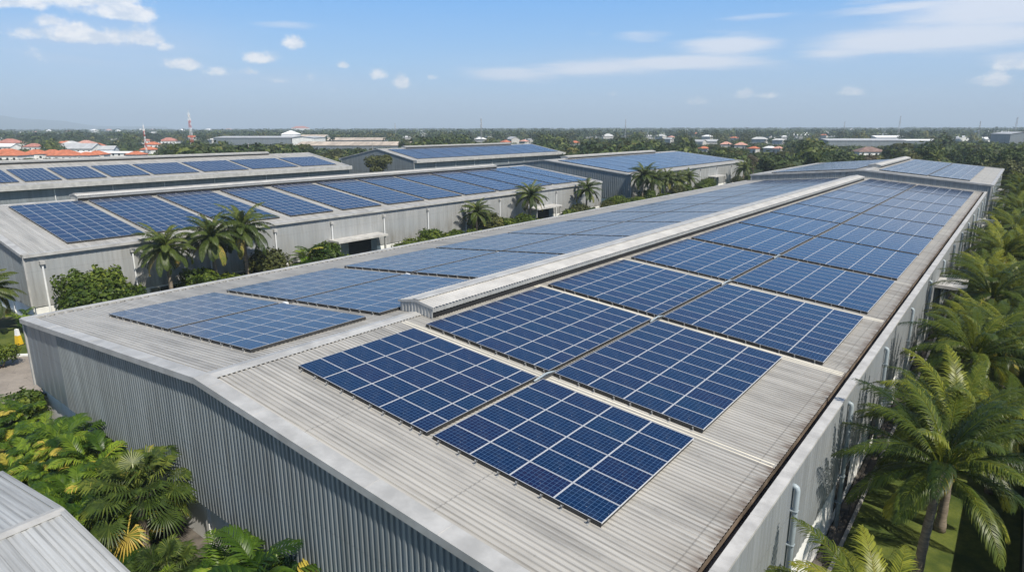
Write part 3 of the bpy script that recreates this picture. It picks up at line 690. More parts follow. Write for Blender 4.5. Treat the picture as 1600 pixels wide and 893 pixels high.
BL=[((-41.3,9.6),0,1.1,'large round green bush at left, before palm-lined hall corner'),((-41.0,13.4),1,1.0,'lower bright green bush right of the large round bush'),((-41.6,50.5),2,1.2,'low green bush right of dark loading door'),((-42.2,53.4),1,1.05,'taller leafy shrub among bushes right of dark loading door'),((-41.2,56.8),2,1.1,'yellowish low shrub at right end of bushes beside loading door'),((-41.8,69.8),1,1.02,'round green bush right of lone yellowing palm'),((-41.6,73.6),1,.9,'second round bush, left of second canopy'),((-41.2,91.0),3,1.0,'olive bush beneath slim palm at far end of palm-lined hall'),((-41,95.0),1,.85,'low bush right of the olive bush, palm-lined hall end'),((-41.8,106.8),0,.85,'dark round tree-like bush between the two halls'),((-42.2,110),2,1.2,'low bush in the gap between palm-lined and pale halls'),((-42.3,155.5),0,.95,'dark bush left of the blue entrance canopy'),((-41.4,190),2,1.3,'low bush near far corner of the pale hall'),((-42.5,31),2,.75,'small yellow-green shrub below the bushy palm')]
for (x,y),v,s_,lb in BL: plant('garden_bush',*bs[v],(x,y,0),rng.uniform(0,6.2),s_,lb,'bush','garden bushes in front of the halls','stems','foliage')
# grove at lower left, in front of the gable wall
plant('fan_palm',*fanm[0],(-2.1,-2.0,0),.5,1.12,'big fan palm with round pleated leaves before the main gable wall','fan palm',None,cn='fronds')
plant('fan_palm',*fanm[1],(.9,-2.5,0),1.5,.9,'small low fan palm at foot of the gable wall ledge','fan palm',None,cn='fronds')
GL=sorted([(-19.2,-1.7,0,.95),(-16.6,-3.0,1,.8),(-14.2,-1.6,2,1.0),(-12.0,-1.5,3,1.22),(-12.2,-3.9,0,.85),(-10.2,-2.9,1,.95),(-9.0,-1.4,2,1.18),(-7.4,-2.9,3,1.0),(-6.3,-1.3,0,1.15),(-5.2,-3.2,1,1.02),(-4.0,-1.4,2,1.05),(-3.3,-4.0,3,.8),(-8.2,-4.4,2,.8),(-21.0,-2.9,2,.8),(-18.3,-3.6,3,.75),(-15.4,-4.3,0,.75),(-13.6,-2.8,1,.95),(-10.9,-1.2,0,1.05),(-6.9,-4.3,3,.8),(-3.3,-2.7,1,.95),(-23.5,-2.2,1,.72)])
GRV='areca palms in the lower left grove'
for i,(x,y,v,s_) in enumerate(GL):
    plant('areca_palm',None,ar[v],(x,y,0),rng.uniform(0,6.2),s_,f'yellow-green areca palm clump in grove before gable wall, {ORD[i]} from left','areca palm',GRV,cn='fronds')
for (x,y,v,s_,lb) in [(5.4,-1.2,1,1.38,'tall bright areca palm clump at bottom centre, touching the gable wall'),(3.6,-1.7,3,1.15,'areca palm clump at bottom edge, left of the tall bright clump'),(7.2,-1.3,0,1.2,'areca palm clump at bottom edge, right of the tall bright clump'),(4.4,-2.6,2,1.0,'areca palm clump cut by the bottom picture edge, lowest in view'),(2.2,-3.2,2,.75,'low areca palm between the small roof and gable wall'),(-.2,-3.6,1,.72,'low areca palm in deep shade beside the small roof edge')]:
    plant('areca_palm',None,ar[v],(x,y,0),rng.uniform(0,6.2),s_,lb,'areca palm','areca palms at the bottom edge',cn='fronds')
for (x,y,v,s_,lb) in [(-21.5,-1.2,1,.7,'leafy shrub by the main hall corner at the road edge'),(-10.9,-4.6,2,.9,'low green shrub beneath the grove, nearest the grass'),(-35.5,1.2,2,.75,'rounded green shrub on the striped kerb lawn')]:
    plant('garden_bush',*bs[v],(x,y,0),1.0,s_,lb,'bush',None,'stems','foliage')
plant('areca_palm',None,ar[2],(-44.6,5.2,0),2.0,.72,'small areca palm at the foot of palm-lined hall corner','areca palm',None,cn='fronds')

# ------------------------------------------------------------------ small roof at lower left
t=empty('small_outbuilding',(-2.25,-4.5,0),(0,0,R(3)),'small outbuilding with pale seamed gable roof at lower left corner','outbuilding')
zr=4.1; sl=.10
r=MB()
for sg in (1,-1):
    for k in range(40):
        y=-.18-k*.45
        r.quad((0,y,zr),(sg*6.5,y,zr-sl*6.5),(sg*6.5,y-.45,zr-sl*6.5),(0,y-.45,zr))
        r.prismx([(y-.03,0),(y-.0,.055),(y+.03,.055),(y+.055,0)],0,.001)
r=MB()
for sg in (1,-1):
    corr(r,-18,-.15,.42,.03,lambda u,o:(0,u,zr+o),lambda u,o:(sg*6.5,u,zr-sl*6.5+o))
r.build('roof',M['small_roof'],t)
c=MB(); c.prism([(-.3,zr+.035),(0,zr+.09),(.3,zr+.035),(.3,zr+.01),(0,zr+.06),(-.3,zr+.01)],-18,0.02); c.build('ridge_cap',M['trim'],t)
c=MB(); c.prism([(-6.55,zr-sl*6.55+.07),(0,zr+.075),(6.55,zr-sl*6.55+.07),(6.55,zr-sl*6.55-.15),(0,zr-.15),(-6.55,zr-sl*6.55-.15)],-.16,.05); c.build('verge_flashing',M['small_roof'],t)
c=MB(); c.box(-6.2,-17.5,0,6.2,-.35,zr-sl*6.2-.05); c.prism([(-6.2,zr-sl*6.2-.05),(0,zr-.05),(6.2,zr-sl*6.2-.05)],-17.5,-.35); c.build('wall',M['blue_wall'],t)

# ------------------------------------------------------------------ ground, roads, kerb, drain
def sheet(name, pts, z, mat, kind='structure', label=None):
    m=MB(); m.add([(x,y,z) for x,y in pts],[tuple(range(len(pts)))]); o=m.build(name,mat); return tag(o,label,None,None,kind)
sheet('ground',[(-13000,-4000),(6000,-4000),(6000,14000),(-13000,14000)],0,M['ground'])
sheet('road',[(-140,-40),(-14,-40),(-14,-4.6),(-22.2,-1.0),(-22.2,150),(-36.6,150),(-36.6,4.2),(-37.1,3.1),(-38.4,2.3),(-40,2.0),(-140,2.0)],.004,M['asphalt'])
sheet('lawn',[(-47,2.3),(-40,2.3),(-38.5,2.6),(-37.4,3.3),(-36.9,4.4),(-36.9,200),(-45.2,200),(-45.2,6.2),(-47,6.2)],.10,M['lawn'])
sheet('lawn',[(20.12,-30),(26.2,-30),(26.2,190),(20.12,190)],.05,M['lawn'])
sheet('lawn',[(-22,-5),(9,-5),(9,-.6),(-22,-.6)],.012,M['ground'])
m=MB(); kp=[(-60,2.05),(-40,2.05),(-39.2,2.12),(-38.4,2.4),(-37.7,2.8),(-37.1,3.4),(-36.8,4.2),(-36.7,5.2),(-36.7,60)]
pts=[]
for a,b in zip(kp[:-1],kp[1:]):
    d=math.hypot(b[0]-a[0],b[1]-a[1]); n=max(1,int(d/.95))
    for i in range(n): pts.append((a[0]+(b[0]-a[0])*i/n,a[1]+(b[1]-a[1])*i/n))
pts.append(kp[-1])
for i,(a,b) in enumerate(zip(pts[:-1],pts[1:])):
    dx,dy=b[0]-a[0],b[1]-a[1]; l=math.hypot(dx,dy); nx,ny=-dy/l*.11,dx/l*.11
    q=[(a[0]-nx,a[1]-ny),(b[0]-nx,b[1]-ny),(b[0]+nx,b[1]+ny),(a[0]+nx,a[1]+ny)]
    m.add([(x,y,0) for x,y in q]+[(x,y,.15) for x,y in q],[(4,5,6,7),(0,1,5,4),(1,2,6,5),(2,3,7,6),(3,0,4,7)],i%2)
tag(m.build('kerb',[M['white'],M['black']]),None,None,None,'structure')
m=MB(); m.box(19.42,-5,0,19.62,127,.14,1); m.box(19.98,-5,0,20.12,127,.16); m.quad((19.62,-5,.012),(19.98,-5,.012),(19.98,127,.012),(19.62,127,.012),1)
for k in range(44): m.box(19.40,-3+k*2.95+.5*math.sin(k*2.1),.0,19.66+.1*math.sin(k*3.3),-2.2+k*2.95+.5*math.sin(k*2.1),.24+.06*math.sin(k*1.7),1)
m.build('drain_channel',[M['conc'],M['dark_conc']])['kind']='structure'
t=empty('boundary_fence',(26.4,0,0),(0,0,0),'grey metal sheet boundary fence running beside the right lawn','fence')
f=MB(); corr(f,-6,185,.3,.04,lambda u,o:(-o,u,.15),lambda u,o:(-o,u,2.9)); f.build('fence_panel',M['fence'],t)
f=MB(); f.box(-.1,-6,0,.1,185,.22); f.build('fence_base',M['conc'],t)
f=MB()
for i in range(76): f.box(.0,-5.9+i*2.5,0,.08,-5.8+i*2.5,3.0)
f.box(-.05,-6,2.88,.05,185,2.96); f.build('fence_post',M['trim'],t)
t=empty('marker_post',(-40.5,3.7,.10),(0,0,.4),'small yellow post with white top on lawn by the striped kerb','marker post')
f=MB(); f.add([(-.24,-.2,0),(.24,-.2,0),(.24,.2,0),(-.24,.2,0),(-.17,-.14,.85),(.17,-.14,.85),(.17,.14,.85),(-.17,.14,.85)],[(0,1,5,4),(1,2,6,5),(2,3,7,6),(3,0,4,7),(4,5,6,7)]); f.build('post_body',M['yellow'],t)
f=MB(); f.add([(-.16,-.13,.852),(.16,-.13,.852),(.16,.13,.852),(-.16,.13,.852),(-.12,-.09,1.4),(.12,-.09,1.4),(.12,.09,1.4),(-.12,.09,1.4)],[(0,1,5,4),(1,2,6,5),(2,3,7,6),(3,0,4,7),(4,5,6,7)]); f.build('post_top',M['white'],t)
f=MB(); f.box(-.3,-.26,-.02,.3,.26,.06); f.build('post_base',M['black'],t)

# ------------------------------------------------------------------ town beyond
def house(x,y,w,d,h,rm,wm,label,group,rot=None,rh=None,hip=True,name='house',win=True,cat='house'):
    rot=rng.uniform(-.5,.5) if rot is None else rot
    t=empty(name,(x,y,0),(0,0,rot),label,cat,group)
    m=MB(); m.box(-w/2,-d/2,0,w/2,d/2,h); m.build('wall',M[wm],t)
    rh=rh or min(w,d)*.26; o=.5; r=MB(); W,D=w/2+o,d/2+o
    if hip:
        k=max(0.1,W-D) if W>D else .3
        vs=[(-W,-D,h-.15),(W,-D,h-.15),(W,D,h-.15),(-W,D,h-.15),(-k,0,h+rh),(k,0,h+rh)]
        r.add(vs,[(0,1,5,4),(1,2,5),(2,3,4,5),(3,0,4),(3,2,1,0)])
    else:
        r.prism([(-W,h+.02),(0,h+rh),(W,h+.02),(W,h+.14),(0,h+rh+.14),(-W,h+.14)],-D,D) if D>W else r.prismx([(-D,h+.02),(0,h+rh),(D,h+.02),(D,h+.14),(0,h+rh+.14),(-D,h+.14)],-W,W)
        g=MB()
        if D>W: g.prism([(-w/2,h),(w/2,h),(0,h+rh)],-d/2+.02,d/2-.02)
        else: g.prismx([(-d/2,h),(d/2,h),(0,h+rh)],-w/2+.02,w/2-.02)
        g.build('gable',M[wm],t)
    r.build('roof',M[rm],t)
    if win:
        n=max(2,int(w/3.5))
        for i in range(n):
            xx=-w/2+(i+.5)*w/n; g=MB(); g.box(xx-.6,-d/2-.04,1.1,xx+.6,-d/2+.02,2.4); g.build('window',M['glass'],t)
    return t
houses=[]
def H(*a,**k): houses.append((a[0],a[1],max(a[2],a[3]),a[4])); return house(*a,**k)
HL=[(-416,99,18,'tile'),(-427,115,12,'tile'),(-420,121,12,'tile'),(-389,118,15,'tile'),(-380,125,9,'tile'),(-388,133,10,'tile'),(-369,146,9,'tile'),(-450,187,10,'tile'),(-605,164,13,'tile2'),(-727,226,11,'tile'),(-710,237,14,'tile3'),(-584,202,12,'tile'),(-770,319,10,'tile2'),(-592,250,12,'tile'),(-746,333,19,'tile2'),(-780,193,22,'tile2')]
for i,(x,y,w,rm) in enumerate(sorted(HL,key=lambda q:math.atan2(q[0]-24,q[1]+10))):
    adj={'tile':'bright orange','tile2':'dull red','tile3':'pink'}[rm]
    H(x,y,w,w*.72,3.6,rm,'white',f'house with {adj} tiled hip roof in left town, {ORD[i]} roof from left','tiled houses in the town at left',.6+rng.uniform(-.3,.3))
HR=[(-375,484,9),(-379,519,8),(-303,496,8),(-172,522,9),(-155,508,9),(-274,826,9),(-146,411,6),(-106,438,6),(-119,429,6),(-367,841,9)]
for i,(x,y,w) in enumerate(sorted(HR,key=lambda q:math.atan2(q[0]-24,q[1]+10))):
    H(x,y,w,w*.8,4.0,['tile','tile3'][i%2],'far_wall',f'small red-roofed house half hidden in the woods at centre right, {ORD[i]} from left','red roofed houses in the woods')
H(-2094,1410,60,30,16,'tile2','white','wide white block with red roof on far horizon left of centre',None,.6,rh=7,win=False,cat='building',name='far_building')
WL=[(-1636,433,17),(-1778,495,15),(-2201,649,28),(-1727,520,11),(-1891,600,16),(-2600,880,22),(-2056,715,22),(-2700,990,30),(-1758,664,15),(-2400,980,22),(-2600,1100,30),(-1790,836,20),(-2500,1270,26),(-2700,1460,28)]
for i,(x,y,w) in enumerate(sorted(WL,key=lambda q:math.atan2(q[0]-24,q[1]+10))):
    H(x,y,w,w*.6,7+rng.uniform(0,5),['white_roof','tile3','white_roof'][i%3],'white',f'tiny white building among far trees below the hill, {ORD[i]} from left','white buildings at the left horizon',win=False)
WR=[(-273,734,11),(-202,689,6),(-112,440,7),(-199,778,6),(-274,1150,24),(-293,1371,23),(-458,2500,36),(-379,2500,34),(-26,2600,24)]
for i,(x,y,w) in enumerate(sorted(WR,key=lambda q:math.atan2(q[0]-24,q[1]+10))):
    H(x,y,w,w*.6,4+rng.uniform(0,3),'white_roof','far_wall',f'tiny white building among far trees right of centre, {ORD[i]} from left','white buildings at the right horizon',win=False)
H(-440,158,9,8,4.5,'grey_roof','blue_wall','small grey gabled house between the orange roofs and long white shed',None,.8,hip=False,rh=2.2)
H(-624,151,16,9,3.4,'white_roof','white','low white-roofed house left of the orange roofs',None,.5,hip=False)
H(-515,168,24,14,3.4,'grey_roof','white','broad house under grey sheet roof behind the orange roofs',None,.6,hip=False)
def shed(p0,p1,depth,h,rh,rm,wm,label,name='warehouse',hip=False):
    (x0,y0),(x1,y1)=p0,p1; w=math.hypot(x1-x0,y1-y0); a=math.atan2(y1-y0,x1-x0); nx,ny=-math.sin(a),math.cos(a)
    return H((x0+x1)/2+nx*depth/2,(y0+y1)/2+ny*depth/2,w,depth,h,rm,wm,label,None,a,rh=rh,hip=hip,name=name,cat='warehouse')
shed((-444,140),(-410,164),9,2.6,.9,'white_roof','white','long low white shed in front of the orange-roofed houses')
shed((-544,281),(-486,321),40,9.2,1.2,'grey_roof','clad','large pale-roofed warehouse with blue-grey wall left of centre')
shed((-486,322),(-470,333),30,9.0,1.2,'grey_roof','white','white end block joined right of the large white-roofed warehouse')
house(-522,345,14,12,12,'white_roof','white','small white rooftop block standing above the large warehouse',None,.6,name='water_tower_block',win=False,cat='building')
shed((-655,440),(-628,456),26,6,3.5,'tan_roof','white','shed with steep rusty tan roof right of the large warehouse')
shed((-572,416),(-517,453),30,4.4,2.6,'tan_roof','clad','long shed with ribbed rusty tan roof left of far centre hall')
shed((-415,278),(-343,328),30,4.5,2.6,'tan_roof','clad','nearest tan-roofed shed behind the far centre hall')
shed((-100,547),(-52,580),30,7.0,1.3,'grey_roof','clad','long grey factory with dark window band at right horizon')
shed((-65,674),(-38,692),30,5.2,1.0,'white_roof','clad','low white-roofed shed continuing right of the long grey factory')
shed((-54,419),(-41,428),12,3.4,2.6,'brown_roof','white','brown-roofed house below the long grey factory',name='house',hip=True)
shed((-116,853),(-89,870),30,5,2.2,'white_roof','white','white curved-looking roof above the long grey factory')
shed((-39,902),(-30,908),14,3.5,3.5,'white_roof','white','small steep white roof right of the long grey factory')
shed((-16,917),(2,928),20,3.4,2.0,'white_roof','white','low white roof near the right horizon, right of steep one')
shed((-44,1438),(4,1465),40,7.5,1.5,'white_roof','white','long white warehouse on right horizon')
shed((11,661),(27,671),26,11.5,1.6,'grey_roof','clad','tall grey building cut by the right picture edge')
hr=np.random.default_rng(31)
for i in range(95):
    a=R(hr.uniform(-77,0)); d=620*(2700/620)**hr.uniform(0,1)
    if R(-62)<a<R(-44) and d<900: d+=700
    x,y=23.9+d*math.sin(a),-10.6+d*math.cos(a); k=hr.integers(0,4); w_=hr.uniform(6,11)*(1+d/2400)
    if any(math.hypot(x-q[0],y-q[1])<q[2]*.8+w_ for q in houses): continue
    nm=['pale','red-tiled','grey','white'][k]
    H(x,y,w_,w_*hr.uniform(.5,.8),hr.uniform(3.5,6.5),['far_roof','tile','grey_roof','white_roof'][k],'far_wall',f'tiny {nm} rooftop scattered among the distant trees',f'{nm} rooftops among the distant trees',hr.uniform(-1,1),hip=bool(i%2),win=False)
houses_f=[h for h in houses if math.hypot(h[0]-24,h[1]+10)<1300]
def mast(x,y,h,w,cols,label,name='lattice_mast'):
    t=empty(name,(x,y,0),(0,0,.3),label,'mast','lattice masts on the horizon'); n=12; r=h*.0022+.02
    L=MB(); B=MB(); cor=[(-1,-1),(1,-1),(1,1),(-1,1)]
    wd=lambda k: w*.44*(1-.55*k/n)/2
    for k in range(n):
        z0,z1=h*k/n,h*(k+1)/n; m=(k//2)%2 if len(cols)>1 else 0
        for i,(sx,sy) in enumerate(cor):
            L.tube([(sx*wd(k),sy*wd(k),z0),(sx*wd(k+1),sy*wd(k+1),z1)],r,4,m)
            ex,ey=cor[(i+1)%4]
            B.tube([(sx*wd(k),sy*wd(k),z0),(ex*wd(k+1),ey*wd(k+1),z1)],r*.6,4,m); B.tube([(sx*wd(k+1),sy*wd(k+1),z1),(ex*wd(k+1),ey*wd(k+1),z1)],r*.6,4,m)
    mm=[M[c] for c in cols]; L.build('mast_leg',mm,t); B.build('mast_bracing',mm,t)
    A=MB()
    for k in range(6):
        a=k*1.05; rr=w*.22+.15; z=h*(.72+.09*(k%3)); rr*=.8; A.box(rr*math.cos(a)-.12,rr*math.sin(a)-.12,z,rr*math.cos(a)+.12,rr*math.sin(a)+.12,z+1.6); A.tube([(0,0,z+.8),(rr*math.cos(a),rr*math.sin(a),z+.8)],.06,4)
    A.tube([(0,0,h),(0,0,h*1.06)],r,4); A.build('antenna',M['mast_white'],t)
rw=['mast_red','mast_white']
mast(-382,184,26.8,3.4,rw,'tallest red and white lattice mast above left town')
mast(-392,161,19.5,1.6,rw,'thin red and white mast left of the tallest one')
mast(-320,385,24.5,2.6,['mast_grey'],'grey lattice mast with antennas rising above centre woods')
mast(-300,585,25,2.2,['mast_grey'],'thin grey mast right of the centre woods mast')
mast(-99,881,29.5,4.0,['mast_grey'],'grey mast above the white curved roof at right')
mast(-649,587,23,2.2,['mast_grey'],'small grey mast left of the centre, behind the tan sheds')
mast(-156,871,23.6,3.0,['mast_grey'],'small grey mast above the long grey factory, left of tallest right mast')
mast(10,889,27,4.2,['mast_grey'],'grey mast near the right picture edge')
mast(-22,888,23.2,3.0,['mast_grey'],'short grey mast left of the one at right picture edge')
def pole(x,y,h,label):
    m=MB(); m.tube([(0,0,0),(0,0,h)],[.22,.13],8); m.box(-.7,-.08,h-.7,.7,.08,h-.55); o=m.build('utility_pole',M['conc']); o.location=(x,y,0); tag(o,label,'utility pole','utility poles'); return o
pole(-240,140,11.4,'pale concrete utility pole standing behind the left horizon hall roof')
pole(-285,245,11,'concrete utility pole left of the far centre hall sheds'); pole(-262,262,12,'concrete utility pole right of its twin beside tan sheds')

# trees: individuals in the near woods
TV=[]
TV.append(('broad_tree','broad dense dark green tree',*tree_meshes(201,10.5,5.4,3.6,13,95,.62,L_tree_d,3.2)))
TV.append(('broad_tree','rounded mid green tree',*tree_meshes(202,9.0,4.6,3.4,12,105,.58,L_tree,2.6)))
TV.append(('broad_tree','olive green spreading tree',*tree_meshes(203,8.5,5.0,3.0,12,90,.58,L_tree_y,2.6)))
TV.append(('broad_tree','tall bright green tree',*tree_meshes(204,12.0,4.4,4.6,14,100,.60,L_tree,3.6)))
TV.append(('broad_tree','ragged grey-brown dry tree',*tree_meshes(205,9.0,4.4,3.6,11,48,.50,L_dry,2.8)))
PT=(trunk_mesh('palm_trunk',8.2,.2,.13),royal_crown(300,8.2,3.2,17)); TV.append(('coconut_palm','slender coconut palm',*PT))
foot=[(-88,-45,4,109),(-174,-132,-14,112),(-176,-133,136,228),(-97,-45,120,200),(-23,21,125,184),(-24,21,-2,128)]
cam=np.array([23.912,-10.627,17.849])
def blocked(x,y,h,rad):
    dx,dy=x-cam[0],y-cam[1]; d=math.hypot(dx,dy); a=math.atan2(dx,dy)
    for (hx,hy,w,hh) in houses_f:
        ex,ey=hx-cam[0],hy-cam[1]; e=math.hypot(ex,ey)
        if math.hypot(hx-x,hy-y)<rad*.5+w*.55: return True
        if e<d: continue
        if abs((math.atan2(ex,ey)-a+math.pi)%(2*math.pi)-math.pi)*d < rad*.8+ (w*.35)*d/e:
            zl=cam[2]+(hh*.45-cam[2])*d/e
            if h>zl: return True
    return False
def zone(a):
    a=math.degrees(a)
    return ('beyond left horizon hall' if a<-60 else 'behind far centre hall and sheds' if a<-42 else 'in woods beyond pale hall' if a<-22 else 'beyond the far extension roof' if a<-6 else 'at right horizon beyond the palms')
cnt=0; placed=[]
tr=np.random.default_rng(17); tries=0
def in_foot(x,y,m=3): return any(a-m<x<b+m and c-m<y<d+m for a,b,c,d in foot)
while cnt<285 and tries<20000:
    tries+=1
    a=R(tr.uniform(-78,3.0)); d=math.sqrt(tr.uniform(135**2,430**2)); 
    if tr.random()<.35: d=tr.uniform(135,260)
    x,y=cam[0]+d*math.sin(a),cam[1]+d*math.cos(a)
    if in_foot(x,y) : continue
    if -60<math.degrees(a)<-24 and d<205: continue
    if -100<x<22 and y<188: continue
    if -136<x<-86 and 95<y<225: continue
    if -60<math.degrees(a)<-50 and d<330 and tr.random()<.75: continue
    if a<R(-60) and x>-180: continue
    if any((x-px)**2+(y-py)**2<5.2**2 for px,py in placed): continue
    pw=[.30,.26,.16,.14,.05,.09] if a<R(-40) else [.24,.22,.20,.14,.10,.10]
    v=tr.choice(6,p=pw); nm,lb,tm,cm=TV[v]
    s_=tr.uniform(.72,1.12)
    H0=[10.5,9,8.5,12,9,10.5][v]
    if a<R(-62) and s_*H0>9: s_=8.6/H0
    if blocked(x,y,H0*s_,5*s_): 
        s_*=.55
        if blocked(x,y,H0*s_,5*s_): continue
    placed.append((x,y)); cnt+=1
    plant(nm,tm,cm,(x,y,0),tr.uniform(0,6.28),s_,f'{lb} {zone(a)}','palm' if v==5 else 'tree',f'{lb}s {zone(a)}')

# woodland to the horizon, one mass
def forest(seed,n,d0,d1,base,size,leaf,rad,name,label,mat,guard):
    rs=np.random.default_rng(seed); pl=PL(); a=np.radians(rs.uniform(-80,5,n)); d=np.sqrt(rs.uniform(d0**2,d1**2,n)) if d1<1500 else d0*(d1/d0)**rs.uniform(0,1,n)
    Cs=[];Ns=[];Ts=[];Sz=[]
    for i in range(n):
        x,y=cam[0]+d[i]*math.sin(a[i]),cam[1]+d[i]*math.cos(a[i])
        if in_foot(x,y): continue
        if d[i]<205 and (math.degrees(a[i])<-24 ): continue
        h=rs.uniform(.5,1.25)*base; rr=rad*rs.uniform(.7,1.25)*(1 if d[i]<1500 else 1.5)
        if guard and blocked(x,y,h,rr):
            h*=.45
            if blocked(x,y,h,rr): continue
        k=leaf if d[i]<900 else max(14,int(leaf*.45)); dd=unit(rs.normal(size=(k,3))); dd[:,2]=np.abs(dd[:,2])*1.0-.15
        lump=1+.28*np.sin(dd[:,:1]*5+i)+.22*np.cos(dd[:,1:2]*6+i*2)
        Cs.append(np.array([x,y,h*.55])+dd*lump*rs.uniform(.75,1.05,(k,1))*np.array([rr,rr,h*.45])); Ns.append(dd)
        Ts.append(np.clip(rs.uniform(-.1,1.0)+rs.uniform(-.2,.2,k),0,1)); Sz.append(np.full(k,size*(1 if d[i]<900 else 1.7 if d[i]<2000 else 2.6)))
    leaves(pl,np.concatenate(Cs),np.concatenate(Ns),np.concatenate(Sz),np.concatenate(Ts),rs,.9,.22)
    o=link(name,pl.mesh(name,mat)); tag(o,label,None,None,'stuff'); return o
forest(400,1500,240,560,11.0,1.7,100,5.8,'woodland','continuous green woodland behind the halls',L_tree,True)
forest(401,1500,420,1000,11.5,1.9,75,7.0,'woodland','dark green woodland spread through the town',L_tree_d,True)
forest(402,1000,260,900,11.0,1.8,85,6.2,'woodland','olive and yellowish woodland patches behind the halls',L_tree_y,True)
forest(403,4200,900,4200,12.5,1.7,60,8.5,'woodland','distant woodland reaching the horizon',L_tree_d,False)

# hills at the left horizon
m=MB(); prof=[(-84,1.0),(-79,.98),(-76.1,.76),(-75.1,.56),(-73.8,.46),(-72.5,.38),(-71.6,.22),(-70.6,.11),(-69.2,.05),(-67.8,.02),(-66,.0)]
Dh=9500; rows=[(0,1.0),(500,.8),(-700,.45),(-1500,.0)]
vs=[]
for az,el in prof:
    for dd,f in ((-1600,0),(-800,.5),(0,1),(900,.8),(1700,.0)):
        D=Dh+dd+200*math.sin(az*3); h=max(0,(math.tan(R(el+.12))*Dh+12)*f+(6*math.sin(az*5+dd) if f>0 else 0)); vs.append((cam[0]+D*math.sin(R(az)),cam[1]+D*math.cos(R(az)),h if f>0 else -.5))
fs=[(i*5+j,(i+1)*5+j,(i+1)*5+j+1,i*5+j+1) for i in range(len(prof)-1) for j in range(4)]
m.add(vs,fs); o=m.build('hills',M['ground'],None,True); tag(o,None,None,None,'structure')

# ------------------------------------------------------------------ haze
m=MB(); m.box(-13500,-3500,-1,3500,13500,205)
hz=m.mesh('haze',bpy.data.materials.new('air_haze')); hm=hz.materials[0]; hm.use_nodes=True; hm.node_tree.nodes.clear(); t=NT(hm.node_tree)
pv=t.n('ShaderNodeVolumePrincipled'); pv.inputs['Color'].default_value=(.74,.88,1.0,1); pv.inputs['Density'].default_value=2.5e-4; pv.inputs['Anisotropy'].default_value=0.0
o=t.n('ShaderNodeOutputMaterial'); hm.node_tree.links.new(pv.outputs[0],o.inputs['Volume'])
tag(link('haze',hz),'pale blue haze over the far town',None,None,'stuff')

# ------------------------------------------------------------------ sky, sun, camera
SUN_AZ,SUN_EL=R(104),R(50)          # azimuth from +Y towards +X
w=bpy.data.worlds.new('World'); sc.world=w; w.use_nodes=True; w.node_tree.nodes.clear(); t=NT(w.node_tree)
sky=t.n('ShaderNodeTexSky'); sky.sky_type='NISHITA'; sky.sun_disc=False; sky.sun_elevation=SUN_EL; sky.sun_rotation=SUN_AZ
sky.altitude=20; sky.air_density=1.0; sky.dust_density=1.2; sky.ozone_density=2.0
tc=t.n('ShaderNodeTexCoord').outputs['Generated']
sx=t.n('ShaderNodeSeparateXYZ'); t.set(sx.inputs[0],tc)
az=t.math('MULTIPLY',t.math('ARCTAN2',sx.outputs[0],sx.outputs[1]),57.29578)
el=t.math('MULTIPLY',t.math('ARCSINE',sx.outputs[2]),57.29578)
def clouds(lst, nz):
    tot=None
    for (a0,e0,sa,se,k) in lst:
        u=t.math('DIVIDE',t.math('SUBTRACT',az,a0),sa); v=t.math('DIVIDE',t.math('SUBTRACT',el,e0),se)
        v=t.math('MAXIMUM',v,t.math('MULTIPLY',v,-1.0-nz)); q=t.math('ADD',t.math('MULTIPLY',u,u),t.math('MULTIPLY',v,v)); g=t.math('MULTIPLY',t.math('EXPONENT',t.math('MULTIPLY',q,-1.0)),k)
        tot=g if tot is None else t.math('MAXIMUM',tot,g)
    return tot
puffs=[(-71.5,8.88,5.98,1.55,1.1),(-68.0,7.98,3.13,1.01,1.05),(-74.5,8.28,3.22,1.08,1.0),(-69.8,6.28,4.23,0.97,1.05),(-66.8,6.38,1.66,1.05,0.95),(-73.6,6.18,2.21,0.68,0.73),(-72.6,6.98,1.84,0.79,0.63),(-64.3,4.58,1.93,0.73,0.95),(-62.0,4.18,1.56,0.67,0.89),(-59.8,4.28,0.92,0.56,0.63),(-58.9,5.28,1.56,0.84,1.0),(-56.1,6.48,1.1,0.73,0.95),(-65.4,5.78,0.83,0.7,0.63),(-49.4,4.18,0.92,0.67,0.89),(-47.7,3.58,0.83,0.88,1.0),(-52.5,4.88,0.64,0.44,0.63),(-57.8,3.68,1.29,0.53,0.63),(-55.2,3.88,0.83,0.7,0.63),(-44.9,4.08,0.83,0.39,0.53),(-73,4.68,1.84,1.05,0.53),(-22.4,2.03,1.38,0.56,0.63),(-19.0,2.48,0.92,0.63,0.95),(-17.6,2.38,1.47,0.44,0.73),(-11.3,2.48,1.29,0.56,0.89),(-2.6,2.98,1.47,0.73,1.0),(-1,3.98,2.3,0.81,0.73),(-30,2.68,0.92,0.35,0.47),(-27,1.98,1.29,0.35,0.42),(-52.5,2.98,2.21,0.41,0.42)]
cirrus=[(-6.5,6.1,9.0,1.15,1.15),(-2.5,7.6,8.0,1.5,1.05),(-12.5,5.4,4.0,.55,.85),(-20.5,6.3,4.5,.95,1.05),(-24,5.1,7.5,.7,1.05),(-31,4.8,8.5,.7,.95),(-38.5,4.4,5.5,.8,.85),(-8.5,8.3,5.0,.55,.8),(-27.5,7.2,3.2,.6,.6),(-18.8,8.4,3.6,.35,.6),(-31.5,7.4,1.3,.45,.35),(-56,7.9,3.2,.4,.5),(0,4.6,4,1.2,.6),(-11,8.9,3,.4,.6),(-36,2.9,14,.5,.22)]
nv=t.map(tc,(30,30,36)); n1=t.noise(nv,1.0,9,.64); pf=clouds(puffs,.9)
pm=t.ramp(t.math('ADD',pf,t.math('MULTIPLY',t.math('SUBTRACT',n1,.5),1.9)),.34,.86)
